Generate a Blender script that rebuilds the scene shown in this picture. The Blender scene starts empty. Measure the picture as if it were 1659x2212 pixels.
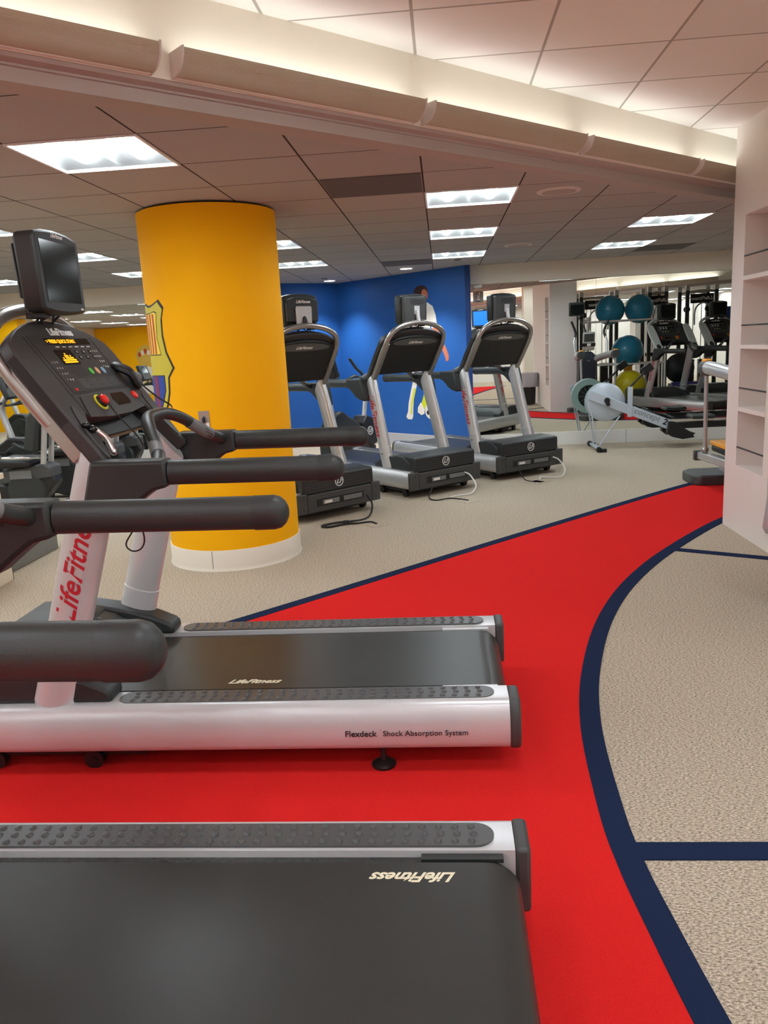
import bpy, bmesh, math, random
from mathutils import Vector, Matrix
random.seed(7)
scene = bpy.context.scene
COL = scene.collection
R = math.radians

# ------------------------------------------------------------------ camera
CAM_H = 1.487
cam_d = bpy.data.cameras.new('camera')
cam = bpy.data.objects.new('camera', cam_d); COL.objects.link(cam)
pit, rol, yaw = 0.209386656, -0.0528502938, -0.0818806819
fw = Vector((math.sin(yaw)*math.cos(pit), math.cos(yaw)*math.cos(pit), -math.sin(pit)))
rt = Vector((math.cos(yaw), -math.sin(yaw), 0)); up = rt.cross(fw)
cr, sr = math.cos(rol), math.sin(rol)
r2 = rt*cr + up*sr; u2 = up*cr - rt*sr
m = Matrix.Identity(4)
for i in range(3):
    m[i][0] = r2[i]; m[i][1] = u2[i]; m[i][2] = -fw[i]
m[2][3] = CAM_H
cam.matrix_world = m
cam_d.sensor_fit = 'VERTICAL'; cam_d.sensor_height = 36.0
cam_d.lens = 1704.81/2212*36.0
cam_d.clip_start = 0.02; cam_d.clip_end = 200
scene.camera = cam

# ------------------------------------------------------------------ world, exposure
w = bpy.data.worlds.new('world'); scene.world = w; w.use_nodes = True
w.node_tree.nodes['Background'].inputs[0].default_value = (0.9, 0.9, 1, 1)
w.node_tree.nodes['Background'].inputs[1].default_value = 0.02
vs = scene.view_settings
vs.view_transform = 'Standard'; vs.look = 'None'; vs.gamma = 1.0; vs.use_curve_mapping = False
vs.exposure = 2.05
TROFFER = 12.0       # emission of the troffer lamps
COVE = 1.6         # emission of the cove lamps
COVE2 = 2.4        # cove lamps of the second beam, behind the viewer
DOWN = 10.0         # small round downlights

# ------------------------------------------------------------------ materials
def srgb(r, g, b):
    f = lambda c: (c/255/12.92) if c/255 <= 0.04045 else ((c/255+0.055)/1.055)**2.4
    return (f(r), f(g), f(b), 1)
def mat(name, col, rough=0.5, metal=0.0, emit=0.0, noise=0.0, scale=30, bump=0.0, spec=0.5, coat=0.0):
    m = bpy.data.materials.new(name); m.use_nodes = True
    nt = m.node_tree; b = nt.nodes['Principled BSDF']
    b.inputs['Base Color'].default_value = col
    b.inputs['Roughness'].default_value = rough
    b.inputs['Metallic'].default_value = metal
    b.inputs['Specular IOR Level'].default_value = spec
    b.inputs['Coat Weight'].default_value = coat
    if emit:
        b.inputs['Emission Color'].default_value = col
        b.inputs['Emission Strength'].default_value = emit
    if noise or bump:
        tc = nt.nodes.new('ShaderNodeTexCoord'); n = nt.nodes.new('ShaderNodeTexNoise')
        n.inputs['Scale'].default_value = scale; n.inputs['Detail'].default_value = 3
        nt.links.new(tc.outputs['Object'], n.inputs['Vector'])
        if noise:
            mx = nt.nodes.new('ShaderNodeMix'); mx.data_type = 'RGBA'
            k = 1-noise; mx.inputs[6].default_value = (col[0]*k, col[1]*k, col[2]*k, 1)
            k = 1+noise; mx.inputs[7].default_value = (min(col[0]*k, 1), min(col[1]*k, 1), min(col[2]*k, 1), 1)
            nt.links.new(n.outputs['Fac'], mx.inputs[0]); nt.links.new(mx.outputs[2], b.inputs['Base Color'])
        if bump:
            bp = nt.nodes.new('ShaderNodeBump'); bp.inputs['Strength'].default_value = bump
            bp.inputs['Distance'].default_value = 0.002
            nt.links.new(n.outputs['Fac'], bp.inputs['Height']); nt.links.new(bp.outputs[0], b.inputs['Normal'])
    return m
def carpet(name, stops, scale, bump=0.6, streak=1.0):
    m = bpy.data.materials.new(name); m.use_nodes = True; nt = m.node_tree; b = nt.nodes['Principled BSDF']
    b.inputs['Roughness'].default_value = 1; b.inputs['Specular IOR Level'].default_value = 0.05
    tc = nt.nodes.new('ShaderNodeTexCoord'); mp = nt.nodes.new('ShaderNodeMapping')
    mp.inputs['Scale'].default_value = (1, streak, 1); mp.inputs['Rotation'].default_value = (0, 0, 0.3)
    nt.links.new(tc.outputs['Object'], mp.inputs[0])
    n = nt.nodes.new('ShaderNodeTexNoise'); n.inputs['Scale'].default_value = scale
    n.inputs['Detail'].default_value = 4; n.inputs['Roughness'].default_value = 0.75
    nt.links.new(mp.outputs[0], n.inputs['Vector'])
    cr = nt.nodes.new('ShaderNodeValToRGB'); e = cr.color_ramp.elements
    e[0].position, e[0].color = stops[0]; e[1].position, e[1].color = stops[-1]
    for p, c in stops[1:-1]:
        k = e.new(p); k.color = c
    nt.links.new(n.outputs['Fac'], cr.inputs[0]); nt.links.new(cr.outputs[0], b.inputs['Base Color'])
    bp = nt.nodes.new('ShaderNodeBump'); bp.inputs['Strength'].default_value = bump; bp.inputs['Distance'].default_value = 0.003
    nt.links.new(n.outputs['Fac'], bp.inputs['Height']); nt.links.new(bp.outputs[0], b.inputs['Normal'])
    return m
def tiles(name, col, line, x0, y0, p, wl, bump=0.15):
    """ceiling tile with thin grid lines every p metres"""
    m = bpy.data.materials.new(name); m.use_nodes = True; nt = m.node_tree; b = nt.nodes['Principled BSDF']
    b.inputs['Roughness'].default_value = 0.9; b.inputs['Specular IOR Level'].default_value = 0.1
    tc = nt.nodes.new('ShaderNodeTexCoord'); sp = nt.nodes.new('ShaderNodeSeparateXYZ')
    nt.links.new(tc.outputs['Object'], sp.inputs[0])
    def M(op, a, bb=None):
        q = nt.nodes.new('ShaderNodeMath'); q.operation = op
        for i, v in enumerate((a, bb)):
            if v is None: continue
            if isinstance(v, (int, float)): q.inputs[i].default_value = v
            else: nt.links.new(v, q.inputs[i])
        return q.outputs[0]
    def ln(o, o0):
        t = M('DIVIDE', M('SUBTRACT', o, o0), p)
        f = M('FRACT', M('ADD', t, 100.0))
        d = M('MINIMUM', f, M('SUBTRACT', 1.0, f))
        return M('LESS_THAN', d, wl/p/2)
    l = M('MAXIMUM', ln(sp.outputs[0], x0), ln(sp.outputs[1], y0))
    n = nt.nodes.new('ShaderNodeTexNoise'); n.inputs['Scale'].default_value = 160; n.inputs['Detail'].default_value = 2
    nt.links.new(tc.outputs['Object'], n.inputs['Vector'])
    # every tile a hair different
    cell = nt.nodes.new('ShaderNodeTexWhiteNoise'); cell.noise_dimensions = '2D'
    cx = nt.nodes.new('ShaderNodeCombineXYZ')
    nt.links.new(M('FLOOR', M('DIVIDE', M('SUBTRACT', sp.outputs[0], x0), p)), cx.inputs[0])
    nt.links.new(M('FLOOR', M('DIVIDE', M('SUBTRACT', sp.outputs[1], y0), p)), cx.inputs[1])
    nt.links.new(cx.outputs[0], cell.inputs['Vector'])
    v = M('ADD', 0.95, M('MULTIPLY', cell.outputs['Value'], 0.08))
    sc = nt.nodes.new('ShaderNodeVectorMath'); sc.operation = 'SCALE'
    sc.inputs[0].default_value = col[:3]; nt.links.new(v, sc.inputs['Scale'])
    mx = nt.nodes.new('ShaderNodeMix'); mx.data_type = 'RGBA'; mx.inputs[7].default_value = line
    nt.links.new(l, mx.inputs[0]); nt.links.new(sc.outputs[0], mx.inputs[6]); nt.links.new(mx.outputs[2], b.inputs['Base Color'])
    bp = nt.nodes.new('ShaderNodeBump'); bp.inputs['Strength'].default_value = bump; bp.inputs['Distance'].default_value = 0.002
    nt.links.new(n.outputs['Fac'], bp.inputs['Height']); nt.links.new(bp.outputs[0], b.inputs['Normal'])
    return m
def ribbed(name, col, rough, period, emit=0.0):
    m = mat(name, col, rough); nt = m.node_tree; b = nt.nodes['Principled BSDF']
    tc = nt.nodes.new('ShaderNodeTexCoord'); wv = nt.nodes.new('ShaderNodeTexWave')
    wv.bands_direction = 'Z'; wv.inputs['Scale'].default_value = 2*math.pi/period/20*1.0
    nt.links.new(tc.outputs['Object'], wv.inputs[0])
    bp = nt.nodes.new('ShaderNodeBump'); bp.inputs['Strength'].default_value = 0.5; bp.inputs['Distance'].default_value = 0.002
    if emit:
        b.inputs['Emission Color'].default_value = (1, 0.9, 0.72, 1); b.inputs['Emission Strength'].default_value = emit
    return m
def louvre(name, col, dark, period, duty=0.5, axis=2):
    """horizontal dark slots"""
    m = mat(name, col, 0.55); nt = m.node_tree; b = nt.nodes['Principled BSDF']
    tc = nt.nodes.new('ShaderNodeTexCoord'); sp = nt.nodes.new('ShaderNodeSeparateXYZ'); nt.links.new(tc.outputs['Object'], sp.inputs[0])
    a = nt.nodes.new('ShaderNodeMath'); a.operation = 'DIVIDE'; a.inputs[1].default_value = period; nt.links.new(sp.outputs[axis], a.inputs[0])
    f = nt.nodes.new('ShaderNodeMath'); f.operation = 'FRACT'; nt.links.new(a.outputs[0], f.inputs[0])
    g = nt.nodes.new('ShaderNodeMath'); g.operation = 'GREATER_THAN'; g.inputs[1].default_value = duty; nt.links.new(f.outputs[0], g.inputs[0])
    mx = nt.nodes.new('ShaderNodeMix'); mx.data_type = 'RGBA'; mx.inputs[6].default_value = col; mx.inputs[7].default_value = dark
    nt.links.new(g.outputs[0], mx.inputs[0]); nt.links.new(mx.outputs[2], b.inputs['Base Color'])
    return m

M = {}
M['carpet'] = carpet('carpet_beige', [(0.36, srgb(106, 94, 82)), (0.46, srgb(172, 157, 138)), (0.54, srgb(200, 186, 165)), (0.64, srgb(232, 220, 200))], 100, 1.0, 1.9)
M['carpet_red'] = carpet('carpet_red', [(0.3, srgb(206, 30, 32)), (0.7, srgb(232, 48, 44))], 420, 0.35)
M['carpet_navy'] = carpet('carpet_navy', [(0.3, srgb(24, 34, 60)), (0.7, srgb(40, 52, 82))], 420, 0.35)
X0, Y0, PT = -0.075, 3.63, 0.61
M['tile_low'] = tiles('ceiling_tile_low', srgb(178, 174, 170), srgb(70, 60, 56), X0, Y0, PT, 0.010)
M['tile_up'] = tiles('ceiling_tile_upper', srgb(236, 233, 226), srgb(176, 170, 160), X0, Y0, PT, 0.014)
M['white'] = mat('white_paint', srgb(236, 230, 222), 0.55, noise=0.02, scale=8)
M['cream'] = mat('cream_paint', srgb(232, 224, 208), 0.6, noise=0.02, scale=6)
M['soffit'] = mat('soffit_paint', srgb(214, 206, 198), 0.7)
M['mould'] = mat('moulding_shaded_cream', srgb(178, 166, 158), 0.7)  # beam underside: cream darkened, its shade put into the colour
M['part'] = mat('pink_white_paint', srgb(232, 224, 218), 0.6, noise=0.015, scale=5)
M['yellow'] = mat('yellow_paint', srgb(255, 184, 0), 0.75, noise=0.02, scale=5, spec=0.2)
M['blue'] = mat('blue_paint', srgb(24, 88, 164), 0.6, noise=0.03, scale=4)
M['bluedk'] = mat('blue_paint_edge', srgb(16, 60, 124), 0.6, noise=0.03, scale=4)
M['base'] = mat('baseboard_white', srgb(224, 222, 216), 0.45, noise=0.02, scale=9)
M['basegrey'] = mat('baseboard_grey', srgb(176, 178, 184), 0.5, noise=0.02, scale=9)
M['mirror'] = mat('mirror_glass', (0.86, 0.9, 0.87, 1), 0.0, 1.0, spec=0.5)
M['silver'] = mat('silver_paint', srgb(196, 196, 196), 0.32, 0.55, noise=0.02, scale=60)
M['silverw'] = mat('white_silver_paint', srgb(206, 206, 208), 0.3, 0.25, noise=0.01, scale=60)
M['chrome'] = mat('chrome', srgb(215, 215, 215), 0.15, 1.0)
M['badge'] = mat('badge_grey', srgb(86, 88, 86), 0.4)
M['podw'] = mat('pale_pod_plastic', srgb(205, 208, 206), 0.4)
M['emblem'] = mat('emblem_silver', srgb(200, 200, 200), 0.4)
M['steel'] = mat('brushed_tube', srgb(168, 164, 158), 0.3, 0.8)
M['char'] = mat('charcoal_plastic', srgb(41, 45, 45), 0.45, noise=0.06, scale=300, bump=0.1)
M['char2'] = mat('brown_charcoal_plastic', srgb(54, 52, 51), 0.5, noise=0.05, scale=300, bump=0.1)
M['dgrey'] = mat('dark_grey_plastic', srgb(66, 67, 67), 0.5, noise=0.05, scale=200, bump=0.1)
M['mgrey'] = mat('mid_grey_plastic', srgb(116, 118, 118), 0.5, noise=0.04, scale=200)
M['black'] = mat('black_plastic', srgb(24, 24, 25), 0.45, noise=0.05, scale=200, bump=0.05)
M['rubber'] = mat('grip_rubber', srgb(45, 50, 49), 0.42, noise=0.06, scale=350, bump=0.25)
M['gloss'] = mat('gloss_black', srgb(14, 15, 15), 0.08, coat=0.3)
M['belt'] = mat('running_belt', srgb(52, 52, 50), 0.36, noise=0.1, scale=14, bump=0.1, spec=0.3)
M['beltlow'] = mat('deck_wax', srgb(48, 50, 48), 0.25, noise=0.6, scale=90)
M['stud'] = mat('traction_rubber', srgb(76, 76, 76), 0.38, noise=0.05, scale=100)
M['red'] = mat('red_print', srgb(196, 24, 44), 0.5)
M['redb'] = mat('red_button', srgb(238, 40, 30), 0.35)
M['ylw'] = mat('yellow_ring', srgb(228, 220, 40), 0.5)
M['wprint'] = mat('white_print', srgb(236, 234, 228), 0.5)
M['cprint'] = mat('cream_print', srgb(236, 226, 196), 0.5)
M['kprint'] = mat('black_print', srgb(22, 22, 26), 0.5)
M['gprint'] = mat('grey_print', srgb(60, 64, 66), 0.5)
M['green'] = mat('green_button', srgb(84, 196, 66), 0.45)
M['orangeb'] = mat('peach_button', srgb(226, 170, 130), 0.45)
M['blueb'] = mat('pale_blue_button', srgb(130, 170, 196), 0.45)
M['led'] = mat('amber_led', srgb(255, 160, 20), 0.4, emit=0.45)
M['screen'] = mat('dark_screen', srgb(20, 24, 24), 0.12, spec=0.18)
M['lamp'] = mat('troffer_lamp', (0.87, 0.955, 1.0, 1), 0.5, emit=TROFFER)
M['cove'] = mat('cove_lamp', (0.94, 0.98, 1.0, 1), 0.5, emit=COVE)
M['cove2'] = mat('far_cove_lamp', (0.96, 0.985, 1.0, 1), 0.5, emit=COVE2)
M['down'] = mat('downlight_lamp', (1, 0.98, 0.95, 1), 0.5, emit=DOWN)
M['refl'] = mat('troffer_reflector', srgb(238, 240, 240), 0.35)
M['bay'] = mat('troffer_bay_metal', srgb(112, 114, 114), 0.4)
M['lens'] = ribbed('ribbed_acrylic', srgb(190, 178, 156), 0.4, 0.012)
M['vent'] = mat('vent_panel', srgb(96, 88, 84), 0.8, noise=0.1, scale=300)
M['spk'] = mat('speaker_grille', srgb(176, 164, 156), 0.8, noise=0.15, scale=500)
M['cable'] = mat('black_cable', srgb(20, 20, 22), 0.5)
M['wcable'] = mat('white_cable', srgb(224, 224, 216), 0.5)
M['orange'] = mat('orange_plastic', srgb(240, 160, 40), 0.45)
M['navy'] = mat('navy_plastic', srgb(30, 34, 48), 0.4)
M['ballb'] = mat('blue_ball_vinyl', srgb(44, 138, 172), 0.25, noise=0.04, scale=20)
M['bally'] = mat('yellow_ball_vinyl', srgb(232, 210, 30), 0.3, noise=0.04, scale=20)
M['purple'] = mat('purple_mat', srgb(72, 60, 130), 0.8, noise=0.1, scale=60)
M['rower'] = mat('rower_grey_paint', srgb(188, 198, 208), 0.4, 0.1)
M['teal'] = mat('cage_teal_grey', srgb(160, 186, 184), 0.45, 0.0)
M['tvblue'] = mat('television_picture', srgb(30, 100, 225), 0.3, emit=0.42)
M['bag'] = mat('grey_bin_liner', srgb(176, 172, 178), 0.3, noise=0.1, scale=30, bump=0.6)
M['skin'] = mat('printed_skin', srgb(190, 110, 84), 0.6)
M['hair'] = mat('printed_hair', srgb(58, 34, 32), 0.6)
M['sock'] = mat('printed_neon_yellow', srgb(206, 214, 40), 0.6)
M['olive'] = mat('crest_olive_gold', srgb(206, 190, 52), 0.5)
M['cred'] = mat('crest_red', srgb(196, 70, 34), 0.5)
M['cyel'] = mat('crest_yellow', srgb(244, 214, 70), 0.5)
M['cblue'] = mat('crest_blue', srgb(30, 66, 160), 0.5)
M['cgar'] = mat('crest_garnet', srgb(128, 40, 84), 0.5)
M['cwhite'] = mat('crest_white', srgb(232, 228, 220), 0.5)
M['gold'] = mat('crest_gold', srgb(214, 176, 74), 0.5)
M['louv'] = louvre('louvred_cover', srgb(50, 51, 52), srgb(14, 14, 15), 0.022, 0.72)

# ------------------------------------------------------------------ mesh kit
def catmull(pts, n=5):
    if len(pts) < 3: return [Vector(p) for p in pts]
    P = [Vector(p) for p in pts]; P = [P[0]*2-P[1]] + P + [P[-1]*2-P[-2]]; out = []
    for i in range(1, len(P)-2):
        a, b, c, d = P[i-1:i+3]
        for k in range(n):
            t = k/n
            out.append(0.5*((2*b)+(c-a)*t+(2*a-5*b+4*c-d)*t*t+(3*b-a-3*c+d)*t**3))
    out.append(P[-2]); return out
class MB:
    def __init__(s): s.bm = bmesh.new()
    def face(s, vs):
        try: return s.bm.faces.new(vs)
        except ValueError: return None
    def box(s, x0, x1, y0, y1, z0, z1, mtx=None):
        v = []
        for z in (z0, z1):
            for x, y in ((x0, y0), (x1, y0), (x1, y1), (x0, y1)):
                p = Vector((x, y, z)); p = mtx @ p if mtx else p; v.append(s.bm.verts.new(p))
        for f in ((3, 2, 1, 0), (4, 5, 6, 7), (0, 1, 5, 4), (1, 2, 6, 5), (2, 3, 7, 6), (3, 0, 4, 7)): s.face([v[i] for i in f])
        return s
    def rings(s, rings, closed=False, cap=True):
        R_ = [[s.bm.verts.new(p) for p in r] for r in rings]; n = len(R_[0])
        k = len(R_)
        for i in range(k if closed else k-1):
            a, b = R_[i], R_[(i+1) % k]
            for j in range(n): s.face([a[j], a[(j+1) % n], b[(j+1) % n], b[j]])
        if cap and not closed:
            s.face(R_[0][::-1]); s.face(R_[-1])
        return s
    def tube(s, pts, r, r2=None, n=12, smooth=5, ref=(0, 0, 1), taper=None, round_end=False):
        P = catmull(pts, smooth) if smooth else [Vector(p) for p in pts]
        r2 = r if r2 is None else r2
        rr = [1.0]*len(P)
        if taper:
            rr = [taper[0]+(taper[1]-taper[0])*i/(len(P)-1) for i in range(len(P))]
        if round_end in ('end', 'both'):
            d = (P[-1]-P[-2]).normalized(); base = P[-1]; k0 = rr[-1]
            for a in (25, 50, 70, 85):
                P.append(base+d*r*math.sin(R(a))); rr.append(k0*math.cos(R(a)))
        if round_end in ('start', 'both'):
            d = (P[0]-P[1]).normalized(); base = P[0]; k0 = rr[0]
            for a in (25, 50, 70, 85):
                P.insert(0, base+d*r*math.sin(R(a))); rr.insert(0, k0*math.cos(R(a)))
        ref = Vector(ref); rings = []; side = None
        for i, p in enumerate(P):
            t = (P[min(i+1, len(P)-1)]-P[max(i-1, 0)]).normalized()
            if side is None:
                if abs(t.dot(ref)) > 0.95: ref = Vector((0, 1, 0)) if abs(t.y) < 0.9 else Vector((1, 0, 0))
                side = t.cross(ref).normalized()
            else:
                side = (side-t*side.dot(t)).normalized()
            u = side.cross(t).normalized()
            rings.append([p+side*math.cos(2*math.pi*j/n)*r*rr[i]+u*math.sin(2*math.pi*j/n)*r2*rr[i] for j in range(n)])
        return s.rings(rings)
    def cyl(s, p0, p1, r, r2=None, n=20):
        p0, p1 = Vector(p0), Vector(p1); t = (p1-p0).normalized()
        a = t.orthogonal().normalized(); b = t.cross(a); r2 = r if r2 is None else r2
        return s.rings([[p+a*math.cos(2*math.pi*j/n)*q+b*math.sin(2*math.pi*j/n)*q for j in range(n)] for p, q in ((p0, r), (p1, r2))])
    def lathe(s, prof, n=32, mtx=None):
        rings = []
        for r, z in prof:
            ring = []
            for j in range(n):
                p = Vector((max(r, 1e-4)*math.cos(2*math.pi*j/n), max(r, 1e-4)*math.sin(2*math.pi*j/n), z))
                ring.append(mtx @ p if mtx else p)
            rings.append(ring)
        return s.rings(rings)
    def prism(s, poly, f, w0, w1):
        """poly in (a,b); f(a,b,w)->xyz"""
        s.rings([[Vector(f(a, b, w)) for a, b in poly] for w in (w0, w1)]); return s
    def ball(s, c, r, sc=(1, 1, 1), n=20):
        c = Vector(c)
        prof = [(math.cos(R(a)), math.sin(R(a))) for a in [-90+180*i/(n//2) for i in range(n//2+1)]]
        rings = [[c+Vector((max(q, 1e-4)*math.cos(2*math.pi*j/n)*sc[0], max(q, 1e-4)*math.sin(2*math.pi*j/n)*sc[1], z*sc[2]))*r for j in range(n)] for q, z in prof]
        return s.rings(rings)
    def text(s, body, size, mtx, shear=0.0, depth=0.001, bold=0.0, align='CENTER', warp=None):
        c = bpy.data.curves.new('t', 'FONT'); c.body = body; c.size = size; c.shear = shear; c.extrude = depth/2
        c.offset = bold*size; c.align_x = align; c.align_y = 'CENTER'; c.resolution_u = 3
        o = bpy.data.objects.new('t', c); COL.objects.link(o)
        dg = bpy.context.evaluated_depsgraph_get(); me = o.evaluated_get(dg).to_mesh()
        vs_ = [s.bm.verts.new(warp(mtx @ v.co) if warp else mtx @ v.co) for v in me.vertices]
        for p in me.polygons: s.face([vs_[i] for i in p.vertices])
        o.evaluated_get(dg).to_mesh_clear(); bpy.data.objects.remove(o); bpy.data.curves.remove(c)
        return s
    def build(s, name, material, parent=None, bevel=0.0, ang=40, seg=2, fix=True):
        if fix: bmesh.ops.recalc_face_normals(s.bm, faces=s.bm.faces)
        me = bpy.data.meshes.new(name); s.bm.to_mesh(me); s.bm.free()
        me.materials.append(material)
        me.polygons.foreach_set('use_smooth', [True]*len(me.polygons)); me.set_sharp_from_angle(angle=R(ang))
        o = bpy.data.objects.new(name, me); COL.objects.link(o)
        if parent: o.parent = parent
        if bevel:
            b = o.modifiers.new('bevel', 'BEVEL'); b.width = bevel; b.segments = seg; b.limit_method = 'ANGLE'; b.angle_limit = R(ang)
        return o
def tag(o, label=None, cat=None, group=None, kind=None):
    if label: o['label'] = label
    if cat: o['category'] = cat
    if group: o['group'] = group
    if kind: o['kind'] = kind
    return o
def thing(name, label, cat, loc=(0, 0, 0), rz=0.0, group=None):
    o = bpy.data.objects.new(name, None); COL.objects.link(o); o.empty_display_size = 0.1
    o.location = loc; o.rotation_euler = (0, 0, rz); return tag(o, label, cat, group)
def struct(name, mb, material, bevel=0.0, label=None, cat=None):
    return tag(mb.build(name, material, None, bevel), label, cat, kind='structure')
def copy_tree(o, parent=None):
    c = o.copy(); COL.objects.link(c); c.parent = parent
    for ch in list(o.children): copy_tree(ch, c)
    return c
def frame(origin, ex, ey):
    ex = Vector(ex).normalized(); ey = Vector(ey); ez = ex.cross(ey).normalized(); ey = ez.cross(ex)
    m = Matrix.Identity(4)
    for i in range(3): m[i][0] = ex[i]; m[i][1] = ey[i]; m[i][2] = ez[i]; m[i][3] = origin[i]
    return m

# ------------------------------------------------------------------ room shell
XL, XR, YB, YM = -11.0, 8.0, -6.0, 11.0
ZL, ZU = 2.44, 2.83
D1, D2 = 4.22, -3.6                 # the two diagonal beams y = x + D
mb = MB(); mb.box(XL-0.2, XR+0.2, YB-0.2, 13.2, -0.1, 0.0)
struct('floor', mb, M['carpet'], label='flecked beige carpet floor of the gym', cat='floor')

def circ(cx, cy, r, a0, a1, n=40):
    return [(cx+r*math.cos(R(a0+(a1-a0)*i/n)), cy+r*math.sin(R(a0+(a1-a0)*i/n))) for i in range(n+1)]
# curves of the red path (its inner edge is an arc; beyond it the path bends away)
inner = [(1.9, -3.5), (1.2, -1.4), (0.72, 0.3), (0.56, 1.0), (0.498, 1.494), (0.469, 1.774), (0.449, 2.02), (0.447, 2.3), (0.487, 2.87), (0.592, 3.432), (0.79, 4.09),
         (1.08, 4.74), (1.51, 5.44), (2.176, 6.30), (2.8, 6.8), (3.6, 7.05), (5.0, 7.1), (7.9, 6.7)]
outer = [(-7.5, -2.2), (-2.6, 2.7), (-1.057, 4.24), (0.6, 5.95), (2.278, 7.627), (2.75, 7.95), (3.4, 8.2), (5.0, 8.35), (7.9, 8.0)]
inner = [tuple(v)[:2] for v in catmull([(a, b, 0) for a, b in inner], 6)]
outer = [tuple(v)[:2] for v in catmull([(a, b, 0) for a, b in outer], 6)]
def off(poly, d):
    out = []
    for i, p in enumerate(poly):
        a = Vector(poly[max(i-1, 0)]); b = Vector(poly[min(i+1, len(poly)-1)]); t = (b-a).normalized()
        out.append((p[0]-t.y*d, p[1]+t.x*d))
    return out
def resample(poly, n):
    P = [Vector(p) for p in poly]; L = [0]
    for i in range(1, len(P)): L.append(L[-1]+(P[i]-P[i-1]).length)
    out = []; j = 0
    for k in range(n+1):
        d = L[-1]*k/n
        while j < len(L)-2 and L[j+1] < d: j += 1
        t = (d-L[j])/max(L[j+1]-L[j], 1e-9); out.append(tuple(P[j].lerp(P[j+1], min(t, 1))))
    return out
def ribbon(a, b, z0, z1):
    mb = MB(); bm = mb.bm
    rows = [[bm.verts.new((x, y, z)) for x, y in c] for c, z in ((a, z1), (b, z1))]
    lows = [[bm.verts.new((x, y, z0)) for x, y in c] for c in (a, b)]
    for i in range(len(a)-1):
        mb.face([rows[0][i], rows[0][i+1], rows[1][i+1], rows[1][i]])
        mb.face([rows[0][i], lows[0][i], lows[0][i+1], rows[0][i+1]])
        mb.face([rows[1][i+1], lows[1][i+1], lows[1][i], rows[1][i]])
    return mb
A_, B_ = resample(inner, 120), resample(outer, 120)
struct('trim_1', ribbon(A_, B_, 0.0, 0.003), M['carpet_red'], label='red curving running path inlaid in the carpet', cat='carpet path')
struct('trim_2', ribbon(off(inner, -0.078), off(inner, 0.002), 0.0, 0.005), M['carpet_navy'], label='navy border along the inner curve of the red path', cat='carpet border')
struct('trim_3', ribbon(off(outer, -0.002), off(outer, 0.078), 0.0, 0.005), M['carpet_navy'], label='navy border along the straight far side of the red path', cat='carpet border')
mb = MB(); mb.box(0.52, 3.4, 2.05, 2.13, 0, 0.0045)
struct('trim_4', mb, M['carpet_navy'], label='near navy spoke line crossing the beige carpet', cat='carpet border')
mb = MB(); mb.box(0, 2.9, -0.038, 0.038, 0, 0.0045, Matrix.Translation((1.535, 5.398, 0)) @ Matrix.Rotation(math.atan2(-0.297, 0.528), 4, 'Z'))
struct('trim_5', mb, M['carpet_navy'], label='far navy spoke line running to the white partition', cat='carpet border')

# --- ceilings: cells of one tile, light cells left out of the low one
def clip(bm, co, no):
    g = bm.verts[:]+bm.edges[:]+bm.faces[:]
    bmesh.ops.bisect_plane(bm, geom=g, plane_co=co, plane_no=no, clear_outer=True, dist=1e-5)
lights = []
for k in range(-6, 5):
    for j in range(-5, 5):
        x, y = X0+1.83*k, Y0+1.83*j
        if (x, y) == (0, 0): continue
        if y < x+0.61+4.48+0.05 and y+0.61 > x-3.86-0.65: continue
        if y+0.61 > 10.9 or y < YB or x < XL or x+0.61 > XR: continue
        if k == -1 and j == 1: continue          # the column stands here
        lights.append((x, y))
raised = []  # fill lights added behind the viewer to brighten the raised zone
for k in range(-5, 5):
    for j in range(-5, 1):
        x, y = X0+1.83*k, Y0+1.83*j
        if y+0.61 > 2.7 or y+0.61 > x+D1-0.5 or y < x+0.61+D2+0.5 or y < YB or x+0.61 > XR: continue
        raised.append((x, y))
rset = {(round((x-X0)/PT), round((y-Y0)/PT)) for x, y in raised}
lset = {(round((x-X0)/PT), round((y-Y0)/PT)) for x, y in lights}
def ceil_grid(z, cuts, skip):
    mb = MB(); bm = mb.bm; vd = {}
    def v(i, j):
        if (i, j) not in vd: vd[(i, j)] = bm.verts.new((X0+PT*i, Y0+PT*j, z))
        return vd[(i, j)]
    for i in range(-18, 14):
        for j in range(-16, 16):
            if (i, j) in skip: continue
            mb.face([v(i, j), v(i, j+1), v(i+1, j+1), v(i+1, j)])
    for co, no in cuts: clip(bm, co, no)
    return mb
nl = 1/math.sqrt(2)
lim = [((XL, 0, 0), (-1, 0, 0)), ((XR, 0, 0), (1, 0, 0)), ((0, YB, 0), (0, -1, 0)), ((0, 13.2, 0), (0, 1, 0))]
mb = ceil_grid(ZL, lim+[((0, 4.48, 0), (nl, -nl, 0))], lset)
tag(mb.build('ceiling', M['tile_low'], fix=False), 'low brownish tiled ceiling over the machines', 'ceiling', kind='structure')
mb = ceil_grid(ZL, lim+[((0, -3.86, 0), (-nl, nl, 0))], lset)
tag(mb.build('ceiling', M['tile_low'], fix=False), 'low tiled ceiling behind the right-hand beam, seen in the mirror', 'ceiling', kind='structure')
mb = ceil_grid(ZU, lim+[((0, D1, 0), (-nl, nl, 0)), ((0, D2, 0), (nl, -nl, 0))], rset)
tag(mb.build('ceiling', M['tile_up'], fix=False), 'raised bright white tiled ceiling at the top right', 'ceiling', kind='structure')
mb = MB(); mb.box(XL-0.2, XR+0.2, YB-0.2, 13.2, 3.1, 3.2)
struct('ceiling', mb, M['soffit'], label='slab above the suspended ceilings', cat='ceiling')

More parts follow.
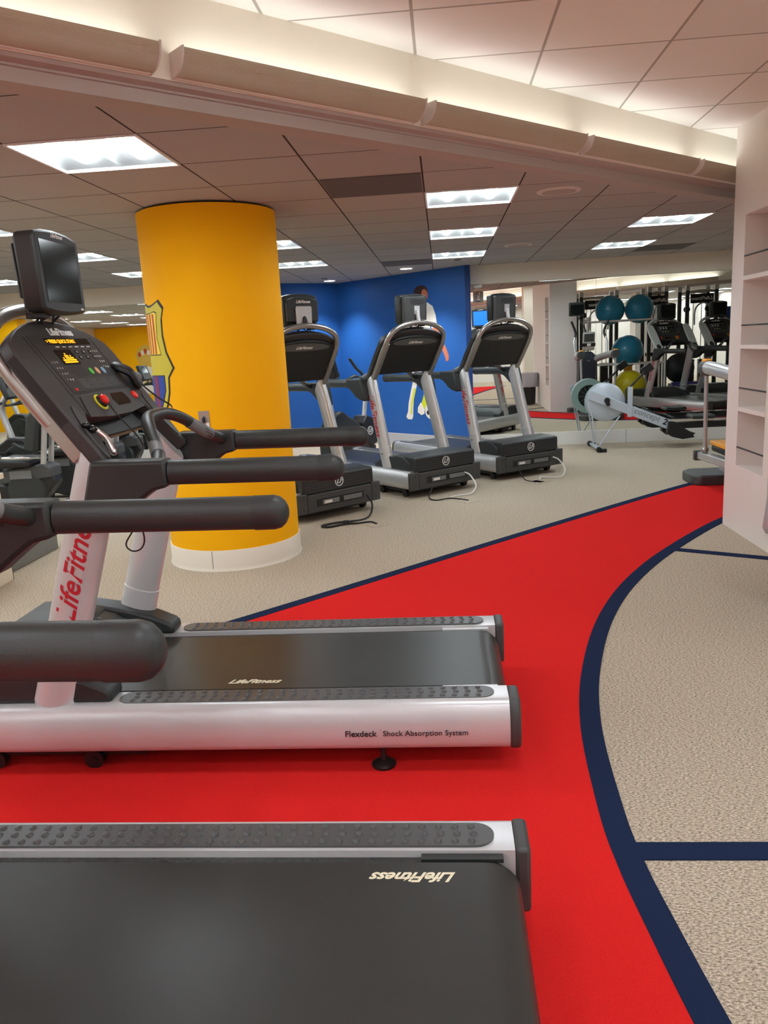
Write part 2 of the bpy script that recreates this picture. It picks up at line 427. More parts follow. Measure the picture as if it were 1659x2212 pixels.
# --- beams. along s=(1,1)/sqrt2, across o=(1,-1)/sqrt2 (towards the raised zone)
def beam(D, sgn, s0, s1, name, label):
    def f(o, z, s):      # o measured from the wall face towards the raised zone
        bx, by = -D/2, D/2
        return (bx+nl*s+nl*o*sgn, by+nl*s-nl*o*sgn, z)
    prof = [(0, ZU), (0, 2.512), (-0.25, 2.512), (-0.25, ZU)]
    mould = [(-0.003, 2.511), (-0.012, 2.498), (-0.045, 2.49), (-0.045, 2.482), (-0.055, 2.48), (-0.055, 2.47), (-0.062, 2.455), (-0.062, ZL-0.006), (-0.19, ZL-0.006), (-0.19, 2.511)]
    mb = MB(); mb.prism(mould, f, s0, s1); struct({'trim_6': 'trim_11', 'trim_7': 'trim_12'}[name], mb, M['mould'], label=label.replace('beam', 'shade-toned moulding under the beam', 1), cat='moulding')
    mb = MB(); mb.prism(prof, f, s0, s1); struct(name, mb, M['cream'], label=label, cat='beam')
    return f
f1 = beam(D1, 1, -12, 9, 'trim_6', 'long cream diagonal beam between the low and the raised ceiling')
f2 = beam(D2, -1, -9, 9, 'trim_7', 'second cream diagonal beam behind the viewer, seen in the mirror')
def cove(f, s0, s1, label, group, lampmat='cove'):
    t = thing('cove_light', label, 'light fixture', f(0.0, 2.52, (s0+s1)/2), 0, group)
    inv = Matrix.Translation(-Vector(t.location))
    g = lambda o, z, s: tuple(inv @ Vector(f(o, z, s)))
    arc = [(0.022+0.083*math.sin(R(a)), 2.602-0.084*math.cos(R(a))) for a in range(0, 91, 10)]
    # ribbed curved lens: outer arc and inner arc
    k = []
    n = 60
    for i in range(n+1):
        a = 90*i/n; rr = 1.0 + (0.016 if i % 2 else 0)
        k.append((0.022+0.083*rr*math.sin(R(a)), 2.602-0.084*rr*math.cos(R(a))))
    prof = k+[(0.022+0.079*math.sin(R(a)), 2.602-0.080*math.cos(R(a))) for a in range(90, -1, -15)]
    mb = MB(); mb.prism(prof, g, s0+0.008, s1-0.008); mb.build('lens', M['lens'], t, ang=25)
    endp = [(0.0, 2.606), (0.0, 2.515)]+arc+[(0.107, 2.606)]
    for a, b in ((s0, s0+0.008), (s1-0.008, s1)):
        mb = MB(); mb.prism([(o*1.03, z) for o, z in endp], g, a, b); mb.build('end_cap', M['soffit'], t)
    mb = MB(); mb.prism([(0.0, 2.515), (0.02, 2.515), (0.02, 2.56), (0.0, 2.56)], g, s0+0.008, s1-0.008); mb.build('bracket', M['white'], t)
    mb = MB(); mb.prism([(0.055, 2.586), (0.055, 2.592), (0.100, 2.592), (0.100, 2.586)], g, s0+0.03, s1-0.03); mb.build('lamp', M[lampmat], t)
s = 0.24-1.3*6
i = 0
words = {0: 'first cove light on the cream beam, cut by the left edge of the photo', 1: 'second cove light from the left on the cream beam', 2: 'third cove light from the left, middle of the cream beam',
         3: 'fourth cove light from the left on the cream beam', 4: 'last cove light on the cream beam, next to the white partition'}
bounds = {0: (0.24, 1.50), 1: (1.582, 2.842), 2: (2.896, 4.125), 3: (4.18, 5.41), 4: (5.465, 6.7)}
for k in range(5): cove(f1, bounds[k][0], bounds[k][1], words[k], 'cove lights along the cream beam')
for k in range(1, 6): cove(f1, 0.16-1.3*k+0.0, 0.16-1.3*(k-1)-0.06, 'cove light on the cream beam outside the left of the photo', 'cove lights out of frame')
for k in range(-4, 5): cove(f2, 1.3*k, 1.3*k+1.24, 'cove light on the second beam behind the viewer', 'cove lights on the second beam', 'cove2')

# --- walls
def wall(name, p0, p1, z0, z1, th, material, label, cat='wall', bevel=0):
    p0, p1 = Vector(p0), Vector(p1); d = p1-p0; L = d.length; a = math.atan2(d.y, d.x)
    mb = MB(); mb.box(0, L, 0, th, z0, z1, Matrix.Translation((p0.x, p0.y, 0)) @ Matrix.Rotation(a, 4, 'Z'))
    return struct(name, mb, material, bevel, label, cat)
wall('wall_left', (XL, 13.2), (XL, YB), 0, 3.1, -0.12, M['cream'], 'left end wall, out of frame')
wall('wall_right', (XR, YB), (XR, 13.2), 0, 3.1, -0.12, M['white'], 'right end wall, out of frame')
wall('wall_rear', (XL, YB), (XR, YB), 0, 3.1, -0.12, M['white'], 'wall behind the viewer')
BL0, BL1, BL2 = (0.34, 10.80), (-1.57, 12.565), (-3.44, 11.0)
wall('wall_back', BL1, BL0, 0, 2.46, 0.10, M['blue'], 'bright blue wall with the printed footballer, right side of the alcove')
wall('wall_back', BL2, BL1, 0, 2.46, 0.10, M['blue'], 'bright blue wall on the left side of the alcove, behind the exercise bike')
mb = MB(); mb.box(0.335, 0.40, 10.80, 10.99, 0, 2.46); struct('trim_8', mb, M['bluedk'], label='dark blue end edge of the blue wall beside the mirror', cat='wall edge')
def baseb(name, p0, p1, material, label, h=0.18, th=-0.014):
    return wall(name, p0, p1, 0, h, th, material, label, 'baseboard', 0.003)
baseb('baseboard_back', (-1.57, 12.555), (0.335, 10.795), M['basegrey'], 'white baseboard under the blue footballer wall')
baseb('baseboard_back', (-3.44, 10.99), (-1.57, 12.555), M['basegrey'], 'white baseboard under the left blue wall')
wall('wall_back', (0.40, 11.03), (XR, 11.03), 0, 2.46, 0.1, M['cream'], 'back wall carrying the right-hand mirrors')
wall('wall_back', (XL, 11.03), (-3.46, 11.03), 0, 2.46, 0.1, M['cream'], 'back wall carrying the left-hand mirrors')
mb = MB(); mb.box(0.35, XR, 10.93, 11.03, 2.2, 2.46); struct('trim_9', mb, M['cream'], label='cream soffit band above the right-hand mirrors', cat='soffit')
mb = MB(); mb.box(XL, -3.44, 10.96, 11.03, 2.2, 2.46); struct('trim_10', mb, M['cream'], label='grey soffit band above the left-hand mirrors', cat='soffit')
def mirror(x0, x1, label, grp=None):
    mb = MB(); mb.box(x0+0.0015, x1-0.0015, 11.0, 11.028, 0.18, 2.2)
    return tag(mb.build('wall_mirror', M['mirror']), label, 'mirror', grp)
mirror(0.40, 2.064, 'tall wall mirror next to the blue wall, reflecting the white shelf partition')
mirror(2.064, 3.9, 'tall wall mirror behind the rowing machine, reflecting the exercise balls')
mirror(3.9, 5.7, 'wall mirror hidden behind the white partition', 'mirrors out of sight')
mirror(5.7, XR, 'wall mirror hidden behind the white partition', 'mirrors out of sight')
mirror(-7.2, -3.46, 'wall mirror behind the recumbent bikes, left of the yellow column')
mirror(XL, -7.2, 'wall mirror outside the left edge of the photo')
for n, (a, b, l) in enumerate(((0.40, 2.47, 'left length of white baseboard under the right mirrors'), (2.475, XR, 'right length of white baseboard behind the rowing machine'), (XL, -3.45, 'white baseboard under the left mirrors'))):
    mb = MB(); mb.box(a, b, 10.978, 11.03, 0, 0.18)
    struct('baseboard_back', mb, M['base'], 0.002, l, 'baseboard')
mb = MB(); mb.tube([(0.46, 10.92, 2.17), (0.5, 10.9, 2.165), (0.56, 10.9, 2.175)], 0.022, n=10)
tag(mb.build('security_camera', M['white']), 'tiny white camera at the top corner of the mirror beside the blue wall', 'camera')

# --- yellow column
CX, CY, CR = -1.588, 5.665, 0.471
mb = MB(); mb.lathe([(CR, 0.0), (CR, 2.425)], 96, Matrix.Translation((CX, CY, 0)))
mb.build('column', M['yellow'])
colo = bpy.data.objects['column']; tag(colo, 'thick round bright yellow column with a football crest', 'column')
colo.name = 'round_column'
mb = MB(); mb.lathe([(CR-0.03, 2.42), (CR-0.03, 2.46)], 64, Matrix.Translation((CX, CY, 0))); mb.build('top_gap', M['black'], colo)
mb = MB()
def ringprof(r0, r1, z0, z1, flare):
    return [(r0, z0), (r1+flare, z0), (r1+flare*0.4, z0+0.012), (r1, z0+0.03), (r1, z1-0.003), (r1-0.002, z1), (r0, z1)]
rings_ = [[Vector((CX+r*math.cos(2*math.pi*j/96), CY+r*math.sin(2*math.pi*j/96), z)) for j in range(96)] for r, z in ringprof(CR-0.01, CR+0.008, 0.0, 0.147, 0.008)]
mb.rings(rings_, closed=True); bb = mb.build('column_baseboard', M['cream'], colo)
tag(bb, 'cream rubber baseboard ring')
mb = MB(); a = R(-95.8)
mb.box(-0.0012, 0.0012, -0.002, 0.002, 0.004, 0.145, Matrix.Translation((CX+(CR+0.008)*math.cos(a), CY+(CR+0.008)*math.sin(a), 0)) @ Matrix.Rotation(a+math.pi/2, 4, 'Z'))
mb.build('seam', M['gprint'], bb)
def oncol(th, z, e): return (CX+(CR+e)*math.cos(R(th)), CY+(CR+e)*math.sin(R(th)), z)
def decal(parent, name, poly, e, material, on=oncol):
    """thin shell on the column; poly (angle, z) is subdivided so it follows the curve"""
    mb = MB(); bm = mb.bm
    vs_ = [bm.verts.new((a, z, 0)) for a, z in poly]; bm.faces.new(vs_)
    xs = [p[0] for p in poly]; st = 3.0; x = min(xs)+st
    while x < max(xs):
        bmesh.ops.bisect_plane(bm, geom=bm.verts[:]+bm.edges[:]+bm.faces[:], plane_co=(x, 0, 0), plane_no=(1, 0, 0)); x += st
    bmesh.ops.triangulate(bm, faces=bm.faces[:])
    ex = bmesh.ops.extrude_face_region(bm, geom=bm.faces[:])
    top = {v for v in ex['geom'] if isinstance(v, bmesh.types.BMVert)}
    for v in bm.verts:
        v.co = Vector(on(v.co.x, v.co.y, e if v in top else 0.0))
    return mb.build(name, material, parent)
# crest: axis at theta C0, right half traced, left half mirrored
C0 = -162.0
right = [(-156, 1.838), (-150, 1.838), (-143, 1.822), (-137, 1.822), (-130, 1.836), (-124.5, 1.852), (-119.0, 1.800), (-122.3, 1.73), (-123.0, 1.62), (-120.3, 1.51), (-113.5, 1.403), (-120.2, 1.34), (-121.5, 1.235), (-125.5, 1.15), (-134, 1.06), (-146, 0.99), (C0, 0.94)]
top_mid = [(C0, 1.850)]
def sym(r_): return r_ + [(2*C0-a, z) for a, z in r_[::-1] if abs(a-C0) > 0.5]
def shrink(poly, k, kz):
    cz = 1.42
    return [(C0+(a-C0)*k, cz+(z-cz)*kz) for a, z in poly]
decal(colo, 'crest_outline', sym(top_mid+right), 0.0015, M['kprint'])
decal(colo, 'crest_shield', shrink(sym(top_mid+right), 0.955, 0.965), 0.0025, M['olive'])
pan = [(C0, 1.775), (-149, 1.765), (-141, 1.765), (-133, 1.775), (-129.5, 1.765), (-131.0, 1.70), (-132.0, 1.60), (-128.5, 1.497), (C0, 1.497)]
decal(colo, 'crest_panel_outline', [(a+0.7*(1 if a > C0 else 0), z+(0.006 if z > 1.7 else (-0.006 if z < 1.5 else 0))) for a, z in pan], 0.0032, M['kprint'])
decal(colo, 'crest_stripe_panel', pan, 0.004, M['cyel'])
for k, a in enumerate((-160, -154, -148, -142, -136.5)):
    decal(colo, 'crest_red_stripe', [(a, 1.50), (a+2.6, 1.50), (a+2.6, 1.762), (a, 1.762)], 0.005, M['cred'])
left = [(2*C0-a, z) for a, z in pan]
decal(colo, 'crest_cross_panel', left, 0.004, M['cwhite'])
decal(colo, 'crest_red_cross', [(-176, 1.60), (C0-1, 1.60), (C0-1, 1.66), (-176, 1.66)], 0.005, M['redb'])
low = [(C0, 1.35), (-126.8, 1.352), (-127.0, 1.26), (-130.5, 1.20), (-138, 1.11), (-149, 1.05), (C0, 1.01)]
decal(colo, 'crest_lower_outline', sym([(a+(0.8 if a > C0 else 0), z+(0.006 if z > 1.3 else -0.004)) for a, z in low]), 0.0032, M['kprint'])
decal(colo, 'crest_lower_field', sym(low), 0.004, M['cblue'])
for a0, a1, zb in ((-146.5, -137.0, 1.12), (-166, -158, 1.02)):
    decal(colo, 'crest_garnet_stripe', [(a0, zb), (a1, zb+0.0), (a1, 1.349), (a0, 1.349)], 0.005, M['cgar'])
t = thing('wall_outlet', 'steel power outlet plate on the yellow column', 'outlet', oncol(-91.2, 1.056, 0.0), R(-91.2+90))
mb = MB(); mb.box(-0.037, 0.037, -0.006, 0.002, -0.057, 0.057); mb.build('cover_plate', M['steel'], t, 0.002)
mb = MB(); mb.cyl((0, -0.009, -0.005), (0, -0.004, -0.005), 0.02); mb.build('socket', M['mgrey'], t)
mb = MB(); mb.box(-0.008, 0.008, -0.022, -0.006, -0.022, 0.012); mb.cyl((0, -0.012, 0.012), (0, -0.012, 0.022), 0.006, 0.002); mb.build('plug', M['black'], t, 0.002)
mb = MB(); mb.box(0.012, 0.034, -0.0068, -0.0058, -0.052, -0.022); mb.build('sticker', M['wprint'], t)

# --- ceiling fittings
def troffer_master(x, y, label, group):
    t = thing('ceiling_light', label, 'ceiling light', (x+PT/2, y+PT/2, ZL), 0, group)
    h = PT/2
    mb = MB()
    for a, b, c, d in ((-h, h, -h, -h+0.013), (-h, h, h-0.013, h), (-h, -h+0.013, -h+0.013, h-0.013), (h-0.013, h, -h+0.013, h-0.013)): mb.box(a, b, c, d, -0.008, 0.012)
    mb.build('frame', M['refl'], t)
    g = h-0.013; mb = MB(); bm = mb.bm
    # two barrel-shaped reflector bays along y with closed ends
    for sx in (-1, 1):
        c = sx*g/2; n = 10; rows = []
        for yy, dz in ((-g, 0.0), (-g*0.72, 0.8), (-g*0.3, 1.0), (g*0.3, 1.0), (g*0.72, 0.8), (g, 0.0)):
            rows.append([bm.verts.new((c+g/2*math.cos(math.pi*(1-i/n)), yy, 0.005+0.10*math.sin(math.pi*i/n)*(dz if dz else 0.02))) for i in range(n+1)])
        for r_ in range(len(rows)-1):
            for i in range(n): mb.face([rows[r_][i], rows[r_][i+1], rows[r_+1][i+1], rows[r_+1][i]])
    mb.build('reflector', M['bay'], t, fix=False)
    for sx in (-1, 1):
        mb = MB(); mb.tube([(sx*g/2, -g*0.68, 0.038), (sx*g/2, g*0.68, 0.038)], 0.042, 0.028, n=12, smooth=0, round_end='both'); mb.build('lamp', M['lamp'], t)
    mb = MB(); mb.box(-h, h, -h, h, 0.125, 0.13); mb.build('housing', M['soffit'], t)
    return t
lab = {(-1, 0): 'large square ceiling light nearest the camera, top left',
       (0, 1): 'nearest square light of the middle row, left of the round speaker', (0, 2): 'second square light of the middle row', (0, 3): 'farthest square light of the middle row, above the blue wall',
       (1, 2): 'nearer square light of the right-hand row, by the partition', (1, 3): 'farther square light of the right-hand row',
       (-1, 2): 'nearer square light half hidden behind the right side of the yellow column', (-1, 3): 'farther square light just right of the yellow column',
       (-2, 1): 'square ceiling light cut by the left edge of the photo', (-2, 2): 'square ceiling light right beside the nearest television', (-2, 3): 'square ceiling light touching the left side of the yellow column'}
master = None
for x, y in lights:
    k, j = round((x-X0)/1.83), round((y-Y0)/1.83)
    l = lab.get((k, j), 'square ceiling light outside the direct view, seen only in mirrors')
    g = 'square ceiling lights in view' if (k, j) in lab else 'square ceiling lights out of view'
    if master is None: master = troffer_master(x, y, l, g)
    else:
        c = copy_tree(master); c.location = (x+PT/2, y+PT/2, ZL); tag(c, l, group=g)
for x, y in raised:
    c = copy_tree(master); c.location = (x+PT/2, y+PT/2, ZU); tag(c, 'added square fill light in the raised ceiling above and behind the viewer, out of view', group='added fill lights of the raised ceiling')
def downlight(x, y, label):
    t = thing('downlight', label, 'downlight', (x, y, ZL))
    mb = MB()
    rg = [[Vector((r_*math.cos(2*math.pi*j/28), r_*math.sin(2*math.pi*j/28), z)) for j in range(28)] for r_, z in ((0.10, 0.0), (0.10, -0.008), (0.08, -0.014), (0.075, -0.004))]
    mb.rings(rg, closed=True); mb.build('trim_ring', M['refl'], t)
    mb = MB(); mb.lathe([(0.0, -0.006), (0.06, -0.012), (0.078, -0.004), (0.078, 0.0)], 28); mb.build('lamp', M['down'], t)
    ld = bpy.data.lights.new('downlight_beam', 'SPOT'); ld.energy = 38; ld.spot_size = R(105); ld.spot_blend = 0.8; ld.shadow_soft_size = 0.07
    ld.color = (1, 0.97, 0.93)
    lo = bpy.data.objects.new('downlight_beam', ld); COL.objects.link(lo); lo.parent = t; lo.location = (0, 0, -0.03)
downlight(-1.596, 11.90, 'small round downlight in the corner of the blue alcove')
downlight(-0.42, 10.69, 'small round downlight nearer the printed footballer')
for x, y, l in ((0.83, 5.753, 'nearer round ceiling speaker grille'), (0.85, 8.853, 'farther round ceiling speaker grille')):
    t = thing('ceiling_speaker', l, 'speaker', (x, y, ZL))
    mb = MB(); mb.lathe([(0.0, 0.0), (0.15, 0.0), (0.148, -0.006), (0.118, -0.010), (0.116, -0.006), (0.0, -0.006)], 36); mb.build('rim', M['soffit'], t)
    mb = MB(); mb.lathe([(0.0, -0.004), (0.115, -0.004), (0.112, -0.009), (0.0, -0.0095)], 36); mb.build('grille', M['spk'], t)
for x, y, l in ((0.228, 6.386, 'nearer flush sprinkler cover in the ceiling'), (0.23, 10.037, 'farther flush sprinkler cover in the ceiling'), (-1.62, 11.55, 'flush sprinkler cover next to the corner downlight')):
    mb = MB(); mb.lathe([(0.0, 0.0), (0.045, 0.0), (0.043, -0.006), (0.0, -0.007)], 24, Matrix.Translation((x, y, ZL)))
    tag(mb.build('sprinkler_cover', M['vent'] if y > 9 else M['spk']), l, 'sprinkler')
for x, y, l in ((X0-PT, 4.85, 'dark square return air vent nearest the beam'), (X0-PT, 9.73, 'dark square return air vent above the blue wall'), (X0+PT*4, 9.75, 'small dark air vent beside the partition')):
    mb = MB()
    mb.box(x+0.01, x+PT-0.01, y+0.01, y+PT-0.01, ZL-0.004, ZL-0.001)
    t = tag(mb.build('air_vent', M['vent']), l, 'vent')

# ------------------------------------------------------------------ white niche partition
PX0, PX1, PY0, PY1 = 2.11, 2.62, 3.2, 6.10
t = thing('niche_partition', 'tall pinkish-white partition with open shelf niches at the right edge', 'partition', ((PX0+PX1)/2, (PY0+PY1)/2, 0))
ox, oy = t.location.x, t.location.y
NY0, NY1 = 5.385, 5.875
NZ = [(0.49, 0.885), (0.915, 1.325), (1.352, 1.79), (1.82, 2.225)]
mb = MB()
dep = 0.26
def PB(y0, y1, z0, z1, x0=PX0, x1=PX1): mb.box(x0-ox, x1-ox, y0-oy, y1-oy, z0, z1)
PB(NY1, PY1, 0, ZU+0.01); PB(PY0, NY0, 0, ZU+0.01)
PB(NY0, NY1, 0, NZ[0][0]); PB(NY0, NY1, NZ[3][1], ZU+0.01)
PB(NY0, NY1, NZ[0][0], NZ[3][1], PX0+dep, PX1)
mb.build('body', M['part'], t)
for i in range(3):
    mb = MB(); mb.box(PX0-0.004-ox, PX0+dep-ox, NY0-oy, NY1-oy, NZ[i][1], NZ[i+1][0]); mb.build('shelf', M['part'], t, 0.001)
for z0, z1 in NZ:
    mb = MB(); mb.cyl((PX0+0.004-ox, NY0-oy, z0+0.135), (PX0+0.004-ox, NY1-oy, z0+0.135), 0.006, n=10); mb.build('retaining_rod', M['black'], t)

# waste bin with a liner, a sliver at the right edge
t = thing('waste_bin', 'waste bin with a pale plastic liner cut by the right edge', 'waste bin', (2.155-0.27, 4.33, 0))
t.location = (1.87, 4.17, 0)
mb = MB(); mb.lathe([(0.0, 0.02), (0.14, 0.02), (0.15, 0.05), (0.175, 0.68), (0.17, 0.68), (0.0, 0.66)], 28); mb.build('bin_body', M['black'], t)
mb = MB(); rg = []
for z, r_ in ((0.40, 0.205), (0.43, 0.222), (0.5, 0.215), (0.6, 0.21), (0.7, 0.208), (0.705, 0.18), (0.6, 0.17)):
    rg.append([Vector(((r_+0.006*math.sin(j*2.3+z*9))*math.cos(2*math.pi*j/40), (r_+0.006*math.sin(j*2.3+z*9))*math.sin(2*math.pi*j/40), z+0.004*math.sin(j*1.7))) for j in range(40)])
mb.rings(rg, cap=False); mb.build('liner', M['bag'], t, fix=False)
t.location = (2.02+0.02, 4.5, 0)
t.location = (1.905, 4.62, 0)
t.location = (1.885, 4.155, 0)

# ------------------------------------------------------------------ treadmill
# local frame: +x towards the rear (user end), machine centred, 2.13 m long; console plane tilted
CO = Vector((-0.318, 0, 1.160)); CW = Vector((-0.579, 0, 0.816)); CN = Vector((0.816, 0, 0.579))
def cp(y, w, n=0.0):
    p = CO+CW*w+CN*n; return Vector((p.x, y, p.z))
def railprof():
    return [(0.310, 0.262), (0.420, 0.266), (0.434, 0.261), (0.447, 0.247), (0.458, 0.222), (0.464, 0.19), (0.465, 0.155), (0.459, 0.12), (0.448, 0.098), (0.436, 0.09), (0.310, 0.09)]
def on_console(y, w, n, ex=(0, 1, 0), eyv=None):
    return frame(cp(y, w, n), (0, 1, 0), CW)
def make_treadmill(label, loc, rz, group, screenmat='screen', belt_logo=None, flex=False, detail=True, tv='flat', col='silver', logo_side=-1, pods=False, tvlabel=None):
    T = thing('treadmill', label, 'treadmill', loc, rz, group)
    S = M[col]
    for s in (-1, 1):
        mb = MB(); mb.prism(railprof(), lambda a, b, w, s=s: (w, s*a, b), -1.03, 1.03)
        rail = mb.build('side_rail', S, T, ang=30)
        mb = MB(); pr_ = [(a*1.004+(0.003 if a > 0.4 else -0.003), b+(0.003 if b > 0.2 else -0.003)) for a, b in railprof()]
        mb.prism(pr_, lambda a, b, w, s=s: (w, s*a, b), 1.03, 1.068); mb.build('end_cap', M['dgrey'], rail, 0.01)
        # traction strip with round studs
        mb = MB(); st = []
        for k in range(13): st.append((0.935+0.047*math.sin(math.pi*k/12), 0.368-0.047*math.cos(math.pi*k/12)))
        for k in range(13): st.append((-0.335-0.047*math.sin(math.pi*k/12), 0.368+0.047*math.cos(math.pi*k/12)))
        mb.prism(st, lambda a, b, w, s=s: (a, s*b, w), 0.262, 0.2685)
        if detail:
            nx = 31
            for i in range(nx):
                x = -0.325+1.25*i/(nx-1)
                for q in (-0.03, 0, 0.03):
                    c = Vector((x+(0.006 if q == 0 else 0), s*(0.368+q), 0.2685))
                    mb.rings([[c+Vector((math.cos(2*math.pi*j/10)*r_, math.sin(2*math.pi*j/10)*r_, z)) for j in range(10)] for r_, z in ((0.0100, -0.001), (0.0088, 0.0028), (0.0048, 0.0048), (0.0005, 0.0054))])
        mb.build('traction_strip', M['stud'], rail, ang=50)
        mb = MB(); mb.box(0.80, 1.0, s*0.286, s*0.308, 0.244, 0.2555); mb.build('belt_guard', S if not (belt_logo and belt_logo[2]) else M['char'], rail, 0.001)
        if flex and s == -1:
            fm = frame((0.455, -0.4677, 0.160), (1, 0, 0), (0, 0, 1))
            def wf(p): 
                z = p.z; k = (z-0.19)/0.1
                return Vector((p.x, -0.4662+0.0 + 0.06*max(0, k*k-0.0)*0.0, p.z))
            mb = MB(); mb.text('Flexdeck', 0.031, fm, 0, 0.0012, 0.010, 'LEFT'); mb.text("'", 0.016, Matrix.Translation((0.124, 0, 0.009)) @ fm, 0, 0.0012, 0, 'LEFT')
            fm2 = frame((0.455+0.133, -0.4677, 0.160), (1, 0, 0), (0, 0, 1))
            mb.text('Shock Absorption System', 0.0285, fm2, 0, 0.0012, 0, 'LEFT'); mb.build('lettering', M['kprint'], rail)
    # deck, belt
    mb = MB(); mb.box(-0.95, 0.96, -0.312, 0.312, 0.13, 0.243); deck = mb.build('deck', M['beltlow'], T)
    bp_ = [(-0.93, 0.252), (0.95, 0.252)]+[(0.960+0.080*math.cos(R(a)), 0.172+0.080*math.sin(R(a))) for a in range(80, -91, -15)]+[(-0.93, 0.092)]
    inn = [(-0.93, 0.2435), (0.95, 0.2435)]+[(0.960+0.0715*math.cos(R(a)), 0.172+0.0715*math.sin(R(a))) for a in range(80, -91, -15)]+[(-0.93, 0.1005)]
    mb = MB(); mb.rings([[Vector((x, -0.278, z)) for x, z in bp_], [Vector((x, 0.278, z)) for x, z in bp_], [Vector((x, 0.278, z)) for x, z in inn], [Vector((x, -0.278, z)) for x, z in inn]], closed=True)
    belt = mb.build('running_belt', M['belt'], T, ang=30)
    mb = MB(); mb.cyl((0.960, -0.30, 0.172), (0.960, 0.30, 0.172), 0.068, n=28); mb.build('rear_roller', M['black'], T)
    if belt_logo:
        x, y, flip = belt_logo
        mb = MB(); ex = (-1, 0, 0) if flip else (1, 0, 0); ey = (0, -1, 0) if flip else (0, 1, 0)
        mb.text('LifeFitness', 0.047, frame((x, y, 0.2526), ex, ey), 0.5, 0.0008, 0.028); mb.build('logo', M['cprint'], belt)
    # motor cover, bumper
    mb = MB(); mb.prism([(-1.05, 0.245), (-1.05, 0.385), (-1.03, 0.398), (-0.80, 0.408), (-0.66, 0.375), (-0.56, 0.31), (-0.50, 0.25), (-0.50, 0.235), (-0.9, 0.235)], lambda a, b, w: (a, w, b), -0.285, 0.285)
    cov = mb.build('motor_cover', M['char'], T, 0.012)
    mb = MB(); mb.prism([(-1.052, 0.248), (-1.052, 0.390), (-1.03, 0.402), (-0.80, 0.412), (-0.715, 0.40), (-0.70, 0.385), (-0.70, 0.263), (-0.9, 0.248)], lambda a, b, w: (a, w, b), -0.392, 0.392); mb.build('hood', M['char'], cov, 0.012)
    mb = MB(); mb.box(-1.0545, -1.050, -0.375, 0.375, 0.262, 0.378); mb.build('louvre_panel', M['louv'], cov)
    q = frame((-1.056, 0, 0.325), (0, -1, 0), (0, 0, 1))
    mb = MB(); mb.rings([[q @ Vector((r_*math.cos(2*math.pi*j/32), r_*math.sin(2*math.pi*j/32), z)) for j in range(32)] for r_, z in ((0.047, -0.002), (0.047, 0.003), (0.038, 0.003), (0.038, -0.002))], closed=True)
    mb.text('LF', 0.062, q, 0.35, 0.004, 0.03); mb.build('emblem', M['emblem'], cov)
    mb = MB(); mb.text('LifeFitness', 0.085, frame((-0.70, 0, 0.3925), (0, 1, 0), (-0.96, 0, 0.25)), 0.42, 0.002, 0.01); mb.build('logo', M['gprint'], cov)
    for s in (-1, 1):
        mb = MB(); mb.prism([(-0.98, 0.263), (-0.98, 0.34), (-0.88, 0.40), (-0.78, 0.412), (-0.62, 0.385), (-0.50, 0.35), (-0.42, 0.315), (-0.405, 0.30), (-0.40, 0.263)], lambda a, b, w, s=s: (a, s*w, b), 0.287, 0.405)
        mb.build('upright_fairing', M['char'], T, 0.014)
    mb = MB(); mb.box(-1.066, -1.02, -0.355, 0.355, 0.085, 0.245); bum = mb.build('front_bumper', M['dgrey'] if not detail else M['char'], T, 0.006)
    mb = MB(); mb.box(-1.069, -1.064, -0.26, 0.26, 0.135, 0.20); mb.build('access_recess', M['black'], bum, 0.012)
    mb = MB(); mb.box(-1.0725, -1.066, -0.235, -0.03, 0.145, 0.185); mb.box(-1.0725, -1.066, 0.02, 0.20, 0.145, 0.185); mb.build('socket_plate', M['mgrey'], bum, 0.002)
    mb = MB(); mb.box(-1.0735, -1.072, 0.10, 0.18, 0.152, 0.176); mb.build('sticker', M['wprint'], bum)
    for s in (-1, 1):
        mb = MB(); mb.prism([(-1.03, 0.358), (-1.066, 0.358), (-1.066, 0.44), (-1.055, 0.462), (-1.03, 0.468)], lambda a, b, w, s=s: (a, s*b, w), 0.085, 0.258)
        be = mb.build('bumper_end', M['dgrey'], T, 0.006)
        mb = MB()
        for z in (0.125, 0.215): mb.cyl((-1.0675, s*0.40, z), (-1.064, s*0.40, z), 0.007)
        mb.build('screw', M['black'], be)
    # underside
    mb = MB(); mb.box(-0.95, 0.55, -0.26, 0.26, 0.05, 0.086); mb.box(-0.95, -0.3, -0.38, 0.38, 0.045, 0.088); mb.build('underframe', M['black'], T, 0.004)
    for s in (-1, 1):
        mb = MB(); mb.lathe([(0.0, 0.0), (0.042, 0.0), (0.044, 0.012), (0.03, 0.022), (0.012, 0.028), (0.009, 0.09), (0.0, 0.09)], 24, Matrix.Translation((0.58, s*0.40, 0))); mb.build('levelling_foot', M['black'], T)
        for x in (-0.88, -0.50):
            mb = MB(); mb.cyl((x, s*0.36, 0.036), (x, s*0.40, 0.036), 0.036, n=24); mb.cyl((x, s*0.355, 0.036), (x, s*0.405, 0.036), 0.012); mb.box(x-0.012, x+0.012, s*0.345, s*0.36, 0.03, 0.09); mb.build('transport_wheel', M['black'], T)
    # uprights
    for s in (-1, 1):
        bot = Vector((-0.625, s*0.382, 0.25)); top = Vector((-0.380, s*0.360, 1.05))
        ext = top+(top-bot)*0.17; ext.y = s*0.352
        mb = MB(); mb.tube([bot, top, ext], 0.078, 0.048, n=24, smooth=0, ref=(0, 1, 0))
        g_ = bmesh.ops.bisect_plane(mb.bm, geom=mb.bm.verts[:]+mb.bm.edges[:]+mb.bm.faces[:], plane_co=cp(0, 0.1, -0.05), plane_no=CN, clear_outer=True)
        bmesh.ops.holes_fill(mb.bm, edges=[e_ for e_ in mb.bm.edges if e_.is_boundary])
        upr = mb.build('upright', S, T, ang=30)
        d = (top-bot).normalized(); a0 = bot+d*0.008; a1 = bot+d*0.225
